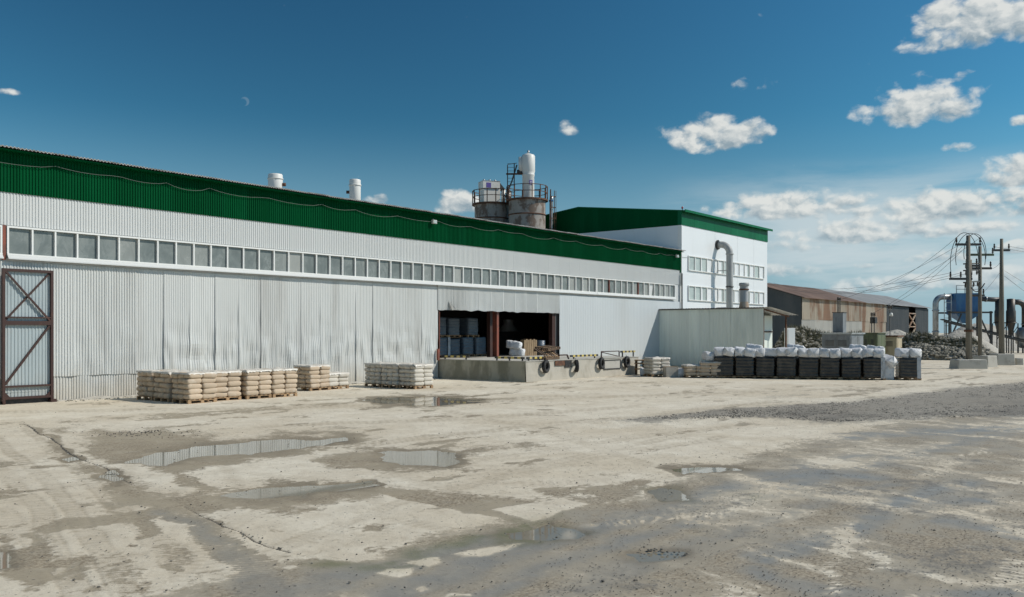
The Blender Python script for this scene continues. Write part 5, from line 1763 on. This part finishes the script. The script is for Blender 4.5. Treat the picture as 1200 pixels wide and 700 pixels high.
# ------------------------------------------------------------------ beyond the yard
def build_old_warehouse():
    X0, X1, X2, Y0 = 108.0, 143.5, 169.0, 40.0
    t = thing('old_warehouse', 'long rusty corrugated warehouse with brown roof in the background', 'warehouse', (138, 45, 0))
    ze = 6.8; yr, zr = 47.0, 8.95
    n = 24; w = (X1 - X0) / n
    up = sheet_x(0, w + .02, 4.0, ze, Y0, M['rust_sheet'], .3, .05)
    lo = sheet_x(0, w + .02, 0, 4.02, Y0 + .05, M['rust_sheet'], .3, .05)
    lo2 = sheet_x(0, w + .02, 2.2, 4.02, Y0 + .02, material('pale_sheet', (.44, .43, .39), .6, 0, (.32, .22, .14), .6, (.55, .7), .6, 5, rnd=.1), .3, .05)
    r = random.Random(8)
    for i in range(n):
        o = part('wall_sheet', up, None, t); o.location = (X0 + i * w, r.uniform(-.03, .03), 0)
        o = part('wall_sheet', lo2 if i < 16 else lo, None, t); o.location = (X0 + i * w, r.uniform(-.03, .03), 0)
    n = 12; w = (X2 - X1) / n
    dk = sheet_x(0, w + .02, 0, 6.55, Y0, M['dark_sheet'], .3, .05)
    for i in range(n):
        if i in (6, 7): continue
        o = part('wall_sheet', dk, None, t); o.location = (X1 + i * w, r.uniform(-.03, .03), 0)
    xa = X1 + 6 * w; xb = X1 + 8 * w
    for (a, b) in (((xa, Y0, 1), (xb, Y0, 3.2)), ((xa, Y0, 3.2), (xb, Y0, 5.4)), ((xa, Y0, 5.4), (xb, Y0, 3.6)), ((xa, Y0, 3.4), (xb, Y0, 3.4)), ((xa, Y0, 5.6), (xb, Y0, 5.6))):
        part('brace', MB().bar(a, b, .18), M['rust_sheet'], t)
    part('opening_back', MB().box(xa - .2, xb + .2, Y0 + 1.2, Y0 + 1.4, 0, 6.5), M['wood_dark'], t)
    g = MB(); g.poly([(X0 + .1, Y0 + .1, 0), (X0 + .1, Y0 + .1, ze), (X0 + .1, yr, zr), (X0 + .1, 54, ze), (X0 + .1, 54, 0)])
    part('gable_wall', g, M['dark_sheet'], t)
    part('gable_wall', MB().poly([(X2, Y0 + .1, 0), (X2, 54, 0), (X2, 54, ze), (X2, yr, zr), (X2, Y0 + .1, ze)]), M['dark_sheet'], t)
    part('wall_sheet', MB().quad((X0, 54, 0), (X2, 54, 0), (X2, 54, ze), (X0, 54, ze)), M['dark_sheet'], t)
    for (a, b, mt, lift) in ((X0 - .4, 132, M['rust_roof'], 0), (132, X2 + .4, M['grey_roof'], .02)):
        k = max(1, round((b - a) / 4.0)); w = (b - a) / k
        for i in range(k):
            for (ya, za, yb, zb) in ((Y0 - .5, ze - .10, yr, zr + .06), (yr, zr + .06, 54.5, ze - .1)):
                m = MB(); x0 = a + i * w; dz = lift + .015 * (i % 2)
                m.poly([(x0, ya, za + dz), (x0 + w + .05, ya, za + dz), (x0 + w + .05, yb, zb + dz), (x0, yb, zb + dz)])
                m.poly([(x0, ya, za + dz - .05), (x0, yb, zb + dz - .05), (x0 + w + .05, yb, zb + dz - .05), (x0 + w + .05, ya, za + dz - .05)])
                m.quad((x0, ya, za + dz - .05), (x0 + w + .05, ya, za + dz - .05), (x0 + w + .05, ya, za + dz), (x0, ya, za + dz))
                part('roof_sheet', m, mt, t)


build_old_warehouse()


def build_rubble():
    r = random.Random(17)

    def bank(p0, p1, base, h, n, name, lab, mat, size):
        a = Vector(p0); b = Vector(p1); d = (b - a); L = d.length; d.normalize(); nn = Vector((-d.y, d.x))
        hh = lambda s: h * (.85 + .25 * mnoise.noise(Vector((s * L * .25, 1, 0)))) * min(1, .25 + s * 5, .25 + (1 - s) * 5)
        m = MB()
        m.grid(lambda u, v: (lambda c: (a.x + d.x * L * u + nn.x * (v - .5) * 2 * base, a.y + d.y * L * u + nn.y * (v - .5) * 2 * base,
                                      hh(u) * max(0, 1 - abs(v - .5) * 2) ** .6 + .15 * mnoise.noise(Vector((u * L, v * 6, 2))) - .08))(0), 60, 16)
        o = m.build(name, mat, None, False, label=lab, cat='rubble bank', kind='stuff')
        sp = []
        for k in range(n):
            u = r.random(); v = r.random()
            z = hh(u) * max(0, 1 - abs(v - .5) * 2) ** .6
            sp.append((a.x + d.x * L * u + nn.x * (v - .5) * 2 * base, a.y + d.y * L * u + nn.y * (v - .5) * 2 * base, z, r.uniform(*size)))
        rocks('loose_stone', sp, M['stone'], o, kind='stuff')
        return a, d, L, nn, hh, base
    e1 = bank((77.5, 31.5), (81.5, 23.5), 2.2, 2.9, 900, 'rubble_bank', 'dark weedy rubble bank behind the grey kiosk, right of the shed', M['weed'], (.07, .28))
    e2 = bank((85.5, 22.8), (85.2, 14.4), 1.6, 1.35, 1000, 'rubble_bank', 'low dark rubble bank between the white sacks and the concrete poles', M['stone'], (.07, .26))
    e3 = bank((90.0, 24.4), (89.6, 16.2), 1.8, 2.35, 700, 'rubble_bank', 'taller dark rubble bank below the pale gravel heap', M['weed'], (.07, .26))
    # weeds on the banks: thin upright blades
    for (e, n, lab) in ((e1, 3600, 'dry dark weeds growing on the rubble bank right of the shed'), (e3, 3000, 'dry dark weeds growing on the rubble bank below the gravel heap')):
        a, d, L, nn, hh, base = e
        m = MB()
        for k in range(n):
            u = r.random(); v = .05 + .6 * r.random()
            x = a.x + d.x * L * u + nn.x * (v - .5) * 2 * base; y = a.y + d.y * L * u + nn.y * (v - .5) * 2 * base
            z = hh(u) * max(0, 1 - abs(v - .5) * 2) ** .6 - .05
            q = r.uniform(0, 6.28); s = r.uniform(.02, .06); H = r.uniform(.15, .5)
            m.poly([(x - s * math.cos(q), y - s * math.sin(q), z), (x + s * math.cos(q), y + s * math.sin(q), z), (x + r.uniform(-.15, .15), y + r.uniform(-.15, .15), z + H)])
        m.build('weeds', M['weed'], label=lab, cat='weeds', kind='stuff')

    def heap(c, rx, ry, h, lab, seed):
        m = MB()

        def fn(u, v):
            th = 2 * math.pi * u; q = v
            x = rx * q * math.cos(th); y = ry * q * math.sin(th)
            z = h * max(0, 1 - q ** 1.2) * (.8 + .45 * mnoise.noise(Vector((x * .18, y * .18, seed)))) + .25 * mnoise.noise(Vector((x * .9, y * .9, seed))) * (1 - q) - .05
            return (x, y, z)
        m.grid(fn, 60, 22, True)
        m.build('gravel_heap', M['earth'], None, True, loc=(c[0], c[1], 0), label=lab, cat='gravel heap', kind='stuff')
    heap((99, 26.5), 8, 7.5, 3.3, 'pale gravel heap left of the blue hopper legs', 1)
    heap((99, 20.8), 5.5, 5.0, 3.2, 'pale gravel cone just left of the concrete poles', 2)
    heap((150, 28), 26, 10, 4.2, 'distant pale spoil heap behind the conveyor', 3)
    heap((168, 16), 22, 14, 4.2, 'distant pale spoil heap at the far right', 4)


build_rubble()


def kiosk(loc, w, d, h, mat, roof_mat, lab, doors=2, roof=.12):
    """box of w along X and d along Y; front faces -Y"""
    t = thing('substation_kiosk', lab, 'kiosk', loc, 0, 'substation kiosks behind the sacks')
    MB().box(0, w, 0, d, 0, h).build('body', mat, t)
    MB().box(-.12, w + .12, -.12, d + .12, h + .002, h + roof).build('roof', roof_mat, t)
    for k in range(doors):
        a = .12 + k * (w - .24) / doors; b = a + (w - .24) / doors - .06
        o = MB().box(a, b, -.03, -.004, .25, h - .15).build('door', mat, t)
        MB().box(b - .12, b - .08, -.06, -.033, h * .5, h * .5 + .15).build('handle', M['black'], o)
    for k in range(doors):
        a = .2 + k * (d - .3) / doors; b = a + (d - .3) / doors - .1
        o = MB().box(-.03, -.004, a, b, .25, h - .15).build('door', mat, t)
        for j in range(5):
            MB().box(-.05, -.033, a + .1, b - .1, h * .62 + j * .09, h * .62 + j * .09 + .04).build('louvre', M['dark_steel'], o)
    return t


def insulator(parent, p, h=.28):
    m = MB().lathe(p, [(.03, 0), (.03, h * .2), (.085, h * .25), (.04, h * .42), (.08, h * .5), (.04, h * .66), (.065, h * .75), (.03, h), (.001, h)], 10)
    m.build('insulator', M['insulator'], parent, True)


def build_kiosks():
    kiosk((69.3, 21.9, 0), 3.1, 2.2, 2.28, M['kiosk_grey'], M['galv'], 'grey metal kiosk with louvred doors behind the white sacks')
    t = thing('transformer_cabinet', 'tall narrow slate cabinet with three insulators on top, above the grey kiosk', 'cabinet', (71.0, 23.4, 2.41))
    MB().box(-.25, .55, -.45, .35, 0, 1.55).build('body', M['kiosk_grey'], t)
    MB().box(-.3, .6, -.5, .4, 1.552, 1.60).build('cap', M['dark_steel'], t)
    for k, x in enumerate((-.15, .15, .45)):
        MB().bar((x, 0, 1.6), (x, 0, 2.55), .05).build('rod', M['dark_steel'], t)
        insulator(t, (x, 0, 2.5))
    MB().bar((-.3, 0, 2.5), (.6, 0, 2.5), .05).build('crossbar', M['dark_steel'], t)
    kiosk((74.7, 21.5, 0), 2.3, 1.3, 2.35, M['kiosk_green'], M['kiosk_green'], 'olive green kiosk between the grey and tan ones', 2, .05)
    t = thing('switch_frame', 'black switchgear frame with insulators standing on the green kiosk', 'switchgear', (75.6, 22.1, 2.41))
    for x in (-.35, .35):
        MB().bar((x, 0, 0), (x, 0, 1.25), .06).build('post', M['dark_steel'], t)
    MB().box(-.1, .5, -.2, .2, .75, 1.25).build('switch_box', M['black'], t)
    MB().bar((-.5, 0, 1.28), (.5, 0, 1.28), .06).build('crossbar', M['dark_steel'], t)
    for x in (-.45, 0, .45): insulator(t, (x, 0, 1.3), .34)
    kiosk((78.0, 20.9, 0), 1.6, 1.3, 2.05, M['kiosk_tan'], M['rust'], 'tan kiosk with rusty roof, rightmost of the kiosks', 1)
    t = thing('switch_frame', 'thin insulator frame with white lamp on the tan kiosk', 'switchgear', (78.6, 21.6, 2.17))
    MB().bar((0, 0, 0), (0, 0, 2.2), .05).build('post', M['dark_steel'], t)
    MB().bar((-.5, 0, 2.2), (.5, 0, 2.2), .05).build('crossbar', M['dark_steel'], t)
    for x in (-.45, 0, .45): insulator(t, (x, 0, 2.22), .34)
    MB().lathe((0, -.1, 1.6), [(.001, 0), (.16, .02), (.12, .25), (.001, .32)], 10).build('lamp', M['white_steel'], t, True)
    # pale panel beside the shed
    t = thing('white_cabinet', 'pale blue-white cabinet right of the shed post', 'cabinet', (65.0, 25.0, 0), -.6)
    MB().box(-.32, .32, -.2, .2, .1, 2.75).build('body', M['panel'], t)
    MB().box(-.28, .28, -.22, -.204, .2, 2.65).build('door', M['panel'], t)
    MB().box(-.32, .32, -.2, .2, 0, .098).build('plinth', M['dark_steel'], t)


build_kiosks()


def pole(x, y, h, r0, r1, lab, arms, z0=0.0):
    t = thing('utility_pole', lab, 'utility pole', (x, y, z0), 0, 'concrete utility poles')
    MB().tube([(0, 0, 0), (0, 0, h * .5), (0, 0, h)], [r0, (r0 + r1) / 2, r1], 10).build('shaft', M['pole'], t, True)
    s = Vector((RT[0], RT[1], 0))
    for (z, L, n, off, mt) in arms:
        MB().bar(tuple(s * (off - L / 2) + Vector((0, 0, z))), tuple(s * (off + L / 2) + Vector((0, 0, z))), .15).build('crossarm', mt, t)
        for k in range(n):
            p = s * (off - L / 2 + .06 + (L - .12) * (k / max(1, n - 1))) + Vector((0, 0, z + .05))
            insulator(t, tuple(p), .44)
    return t


def concrete_block(x, y, w, d, h, rot, lab):
    m = MB(); hx, hy = w / 2, d / 2
    b = [(-hx, -hy, -.05), (hx, -hy, -.05), (hx, hy, -.05), (-hx, hy, -.05)]; tp = [(-hx * .93, -hy * .93, h), (hx * .93, -hy * .93, h), (hx * .93, hy * .93, h), (-hx * .93, hy * .93, h)]
    m.v = b + tp
    m.f = [(3, 2, 1, 0), (4, 5, 6, 7), (0, 1, 5, 4), (1, 2, 6, 5), (2, 3, 7, 6), (3, 0, 4, 7)]
    o = m.build('concrete_block', M['concrete_pale'], None, loc=(x, y, 0), rot=rot, label=lab, cat='concrete block', group='concrete footings of the poles')
    bv = o.modifiers.new('soft_edges', 'BEVEL'); bv.width = .05; bv.segments = 2
    return o


def wire(p, q, sag, lab, r=.018, group='power lines'):
    p = Vector(p); q = Vector(q)
    pts = []
    for k in range(17):
        t = k / 16
        v = p.lerp(q, t); v.z -= sag * 4 * t * (1 - t); pts.append(tuple(v))
    MB().tube(pts, r, 5).build('power_line', M['wire'], None, label=lab, cat='power line', group=group)


def build_poles():
    s = Vector((RT[0], RT[1], 0)); f = Vector((FW[0], FW[1], 0))
    A = Vector((65.7, 13.05, 0))
    pole(A.x, A.y, 8.9, .175, .13, 'tallest left concrete pole with looping cables at its top', [(8.3, 1.7, 2, .0, M['dark_steel']), (6.0, 1.5, 3, -.5, M['dark_steel'])], 0)
    B = A + s * .28 + f * .3
    pole(B.x, B.y, 7.3, .13, .11, 'shorter concrete pole strapped against the tallest one', [(6.9, .8, 2, .1, M['dark_steel'])])
    for z in (2.5, 6.0, 6.9):
        pass
    C = Vector((69.2, 13.0, 0))
    pole(C.x, C.y, 8.45, .145, .11, 'middle concrete pole with green switch bar and insulators', [(7.85, 1.9, 3, .0, M['kiosk_green']), (6.9, 1.6, 3, .0, M['dark_steel']), (5.0, 1.2, 2, -.3, M['dark_steel'])])
    D = Vector((74.2, 12.5, 0))
    pole(D.x, D.y, 9.35, .22, .11, 'tapered single concrete pole furthest right with one crossarm', [(8.5, 1.2, 2, .0, M['dark_steel'])])
    bo = thing('bracing_brackets', 'dark steel brackets and fuses tying the left and middle poles together', 'brackets', (A.x, A.y, 0))
    for (z, n) in ((5.75, 4), (6.55, 3), (7.0, 3)):
        p = s * -.3 + Vector((0, 0, z)); q = Vector((C.x - A.x, C.y - A.y, z + .25))
        MB().bar(tuple(p), tuple(q), .09).build('bar', M['dark_steel'], bo)
        for k in range(n):
            w = p.lerp(q, (k + .4) / n)
            insulator(bo, (w.x, w.y, w.z - .35), .32)
    MB().box(-.24, .30, -.26, .22, 2.45, 2.60).build('strap', M['rust'], bo)
    concrete_block(A.x, A.y, 2.0, 1.3, .62, math.atan2(RT[1], RT[0]), 'wide low concrete block at the foot of the tallest pole')
    concrete_block(C.x + .3, C.y - .25, 1.15, 1.2, .80, math.atan2(RT[1], RT[0]) + .5, 'tall concrete block at the foot of the middle pole')
    concrete_block(D.x, D.y, 1.35, 1.3, .85, math.atan2(RT[1], RT[0]), 'concrete block at the foot of the tapered pole')
    concrete_block(D.x + .9, D.y - .95, .55, .5, .52, math.atan2(RT[1], RT[0]), 'small concrete block right of the tapered pole footing')
    # looping jumpers
    j = thing('jumper_loops', 'black cable loops round the top of the tallest pole', 'cable loops', (A.x, A.y, 8.9))
    for (ra, rz, c0) in ((.95, 1.9, -.25), (.75, 1.2, .45), (1.0, 1.5, .15)):
        pts = []
        for k in range(20):
            a = -.3 + (math.pi + .6) * k / 19
            p = s * (c0 + ra * math.cos(a)); pts.append((p.x, p.y, -rz + rz * 1.1 * math.sin(a)))
        MB().tube(pts, .022, 5).build('loop', M['wire'], j)
    pts = []
    for k in range(14):
        a = k / 13; p = s * (-.1 + 1.2 * a); pts.append((p.x, p.y, -2.9 - .7 * math.sin(a * math.pi) - a * .3))
    MB().tube(pts, .035, 6).build('loop', M['wire'], j)
    top = lambda P, z, o=0: tuple(P + s * o + Vector((0, 0, z)))
    L = [((A, 8.5, -.8), (141.5, 45, 9.4), 1.6, 'line from the tallest pole top to the rusty roof ridge, upper'), ((A, 8.5, .8), (139, 45, 9.3), 1.9, 'line from the tallest pole top to the rusty roof ridge, lower'),
         ((A, 6.15, -1.2), (112, 46, 9.0), 1.0, 'line from the lower left crossarm to the brown roof, upper'), ((A, 6.15, -.5), (114, 46, 9.0), 1.3, 'line from the lower left crossarm to the brown roof, middle'),
         ((A, 6.15, .1), (110, 46, 9.0), 1.5, 'line from the lower left crossarm to the brown roof, lower')]
    for (P, z, o), q, sag, lab in L:
        wire(top(P, z + .25, o), q, sag, lab, .012)
    for k, (q, lab) in enumerate((((71.2, 23.4, 5.0), 'drop line from the tallest pole to the slate cabinet'), ((75.6, 22.1, 4.0), 'drop line from the tallest pole to the green kiosk switch'), ((78.6, 21.6, 4.65), 'drop line from the tallest pole to the tan kiosk frame'))):
        wire(top(A, 8.4 - k * .25, -.4), q, .35, lab, .011)
    wire(top(D, 8.8, .5), (120, -4, 9.5), .8, 'line leaving the tapered pole to the right, upper', .013)
    wire(top(D, 8.75, -.5), (118, -6, 9.3), .9, 'second line leaving the tapered pole to the right', .013)
    wire(top(D, 7.0, .2), (79.5, 4.0, 1.5), .3, 'stay wire dropping right from the tapered pole', .013)
    wire(top(D, 6.6, .2), (78.5, 5.0, .6), .3, 'second stay wire dropping right from the tapered pole', .013)
    wire(top(C, 6.9, .7), top(D, 7.6, -.1), .15, 'short line between the middle and tapered poles, upper', .013)
    wire(top(C, 5.2, .2), top(D, 6.9, -.1), .1, 'short line between the middle and tapered poles, lower', .013)


build_poles()


def build_plant():
    s = Vector((RT[0], RT[1], 0)); f = Vector((FW[0], FW[1], 0))
    P = Vector((115.3, 23.4, 0)); rot = math.atan2(RT[1], RT[0])
    t = thing('dust_collector', 'blue dust collector hopper on legs behind the poles', 'dust collector', tuple(P), rot)
    MB().box(-1.45, 1.4, -1.2, 1.2, 4.6, 7.0).build('casing', M['blue'], t)
    for z in (5.3, 6.1):
        MB().box(-1.5, 1.45, -1.25, 1.25, z, z + .10).build('stiffener', M['blue'], t)
    m = MB()
    for (a, b) in (((-1.45, -1.2), (1.4, -1.2)), ((1.4, -1.2), (1.4, 1.2)), ((1.4, 1.2), (-1.45, 1.2)), ((-1.45, 1.2), (-1.45, -1.2))):
        m.poly([(a[0] * .15, a[1] * .15, 3.5), (b[0] * .15, b[1] * .15, 3.5), (b[0], b[1], 4.6), (a[0], a[1], 4.6)])
    m.build('hopper', M['blue'], t)
    for (x, y) in ((-2.4, -1.5), (2.4, -1.5), (-2.4, 1.5), (2.4, 1.5)):
        MB().bar((x, y, 0), (x, y, 4.9), .2).build('leg', M['dark_steel'], t)
    for z in (4.75,):
        for y in (-1.5, 1.5):
            MB().bar((-2.6, y, z), (2.6, y, z), .2).build('beam', M['dark_steel'], t)
    MB().bar((-2.4, -1.5, 1.5), (-1.0, -1.5, 4.6), .14).build('brace', M['dark_steel'], t)
    MB().bar((2.4, -1.5, 1.5), (1.0, -1.5, 4.6), .14).build('brace', M['dark_steel'], t)
    for x in (-1.6, -.5, .5, 1.5):
        MB().bar((x * .9, -1.2, 7.0), (x * .9, -1.2, 7.9), .07).build('railing_post', M['galv'], t)
    for z in (7.45, 7.9):
        MB().bar((-1.45, -1.2, z), (1.4, -1.2, z), .07).build('handrail', M['galv'], t)
    for k in range(7):
        MB().bar((-2.9, -1.3, .5 + k * .9), (-2.1, -1.3, .5 + k * .9), .06).build('rung', M['galv'], t)
    for x in (-2.9, -2.1):
        MB().bar((x, -1.3, 0), (x, -1.3, 7.0), .07).build('ladder_stile', M['galv'], t)
    d = thing('dust_duct', 'bent grey duct entering the blue dust collector from the left', 'duct', tuple(P), rot)
    pts = [(-3.3, 0, 0), (-3.3, 0, 5.8)]
    for k in range(1, 7):
        a = k / 6 * math.pi / 2; pts.append((-3.3 + .8 * (1 - math.cos(a)), 0, 5.8 + .8 * math.sin(a)))
    pts.append((-1.46, 0, 6.6))
    MB().tube(pts, .33, 14).build('pipe', M['galv'], d, True)
    for z in (2.5, 5.0): MB().lathe((-3.3, 0, z), [(.33, -.08), (.4, -.08), (.4, .08), (.33, .08)], 14).build('flange', M['galv'], d, True)
    d = thing('cyclone_duct', 'dark duct running from the blue collector to the cyclones', 'duct', tuple(P), rot)
    pts = [(1.41, 0, 6.4), (3.4, 0, 6.3), (4.4, 0, 6.3)]
    MB().tube(pts, .28, 14).build('pipe', M['dark_steel'], d, True)
    MB().lathe((2.6, 0, 6.35), [(.28, -.06), (.34, -.06), (.34, .06), (.28, .06)], 14, 'x').build('flange', M['galv'], d, True)
    for i, (dx, lab) in enumerate(((4.2, 'left dark cyclone on the steel stand, partly behind the tapered pole'), (5.35, 'right dark cyclone on the steel stand'))):
        c = thing('cyclone', lab, 'cyclone', tuple(P + s * dx - f * (.4 * i)), rot, 'cyclones right of the collector')
        MB().lathe((0, 0, 0), [(.10, 1.9), (.48, 3.5), (.52, 3.55), (.52, 4.9), (.45, 5.1), (.45, 6.35), (.001, 6.4)], 20).build('shell', M['dark_steel'], c, True)
        MB().lathe((0, 0, 3.5), [(.52, 0), (.62, 0), (.62, .12), (.52, .12)], 20).build('ring', M['dark_steel'], c, True)
        for (x, y) in ((-.75, -.7), (.75, -.7), (-.75, .7), (.75, .7)):
            MB().bar((x * .75, y * .75, 0), (x * .72, y * .72, 3.5), .10).build('leg', M['dark_steel'], c)
        MB().bar((-.56, -.52, 1.6), (.56, -.52, 3.2), .07).build('brace', M['dark_steel'], c)
    d = thing('blower_duct', 'dark duct curving from the cyclones down to the grey drum at right edge', 'duct', tuple(P + s * 5.7), rot)
    pts = [(0, 0, 6.0), (.7, 0, 6.0)]
    for k in range(1, 7):
        a = k / 6 * math.pi / 2; pts.append((.7 + .8 * math.sin(a), 0, 5.2 + .8 * math.cos(a)))
    pts.append((1.5, 0, 2.9))
    MB().tube(pts, .33, 14).build('pipe', M['dark_steel'], d, True)
    MB().lathe((1.5, 0, 3.4), [(.33, -.06), (.40, -.06), (.40, .06), (.33, .06)], 14).build('flange', M['galv'], d, True)
    d = thing('blower_drum', 'bulging grey blower drum at the right edge', 'drum', tuple(P + s * 7.4), rot)
    MB().lathe((0, 0, 0), [(.001, .5), (.7, .6), (1.15, 1.2), (1.15, 2.4), (.8, 3.0), (.001, 3.1)], 20).build('shell', M['galv'], d, True)
    for (x, y) in ((-.7, -.5), (.7, -.5), (-.7, .5), (.7, .5)):
        MB().bar((x, y, 0), (x, y, 1.0), .14).build('leg', M['dark_steel'], d)
    # conveyor
    c0 = P - s * 4.5 - f * 4 + Vector((0, 0, 3.9)); c1 = P + s * 7.6 - f * 5 + Vector((0, 0, .7))
    c = thing('belt_conveyor', 'long dark inclined belt conveyor running under the blue hopper', 'conveyor', (c0.x, c0.y, 0))
    part('belt', MB().bar(tuple(c0), tuple(c1), .9, .10), M['rubber'], c)
    part('truss', MB().bar(tuple(c0 - f * .5 - Vector((0, 0, .2))), tuple(c1 - f * .5 - Vector((0, 0, .2))), .12, .25), M['dark_steel'], c)
    for k in range(9):
        p = c0.lerp(c1, (k + .5) / 9)
        part('roller', MB().tube([tuple(p - f * .5 - Vector((0, 0, .05))), tuple(p + f * .5 - Vector((0, 0, .05)))], .09, 8), M['galv'], c)
    for tt in (.02, .3, .6, .9):
        p = c0.lerp(c1, tt) - f * .5
        part('trestle', MB().bar((p.x, p.y, 0), (p.x, p.y, p.z - .2), .12), M['dark_steel'], c)


build_plant()
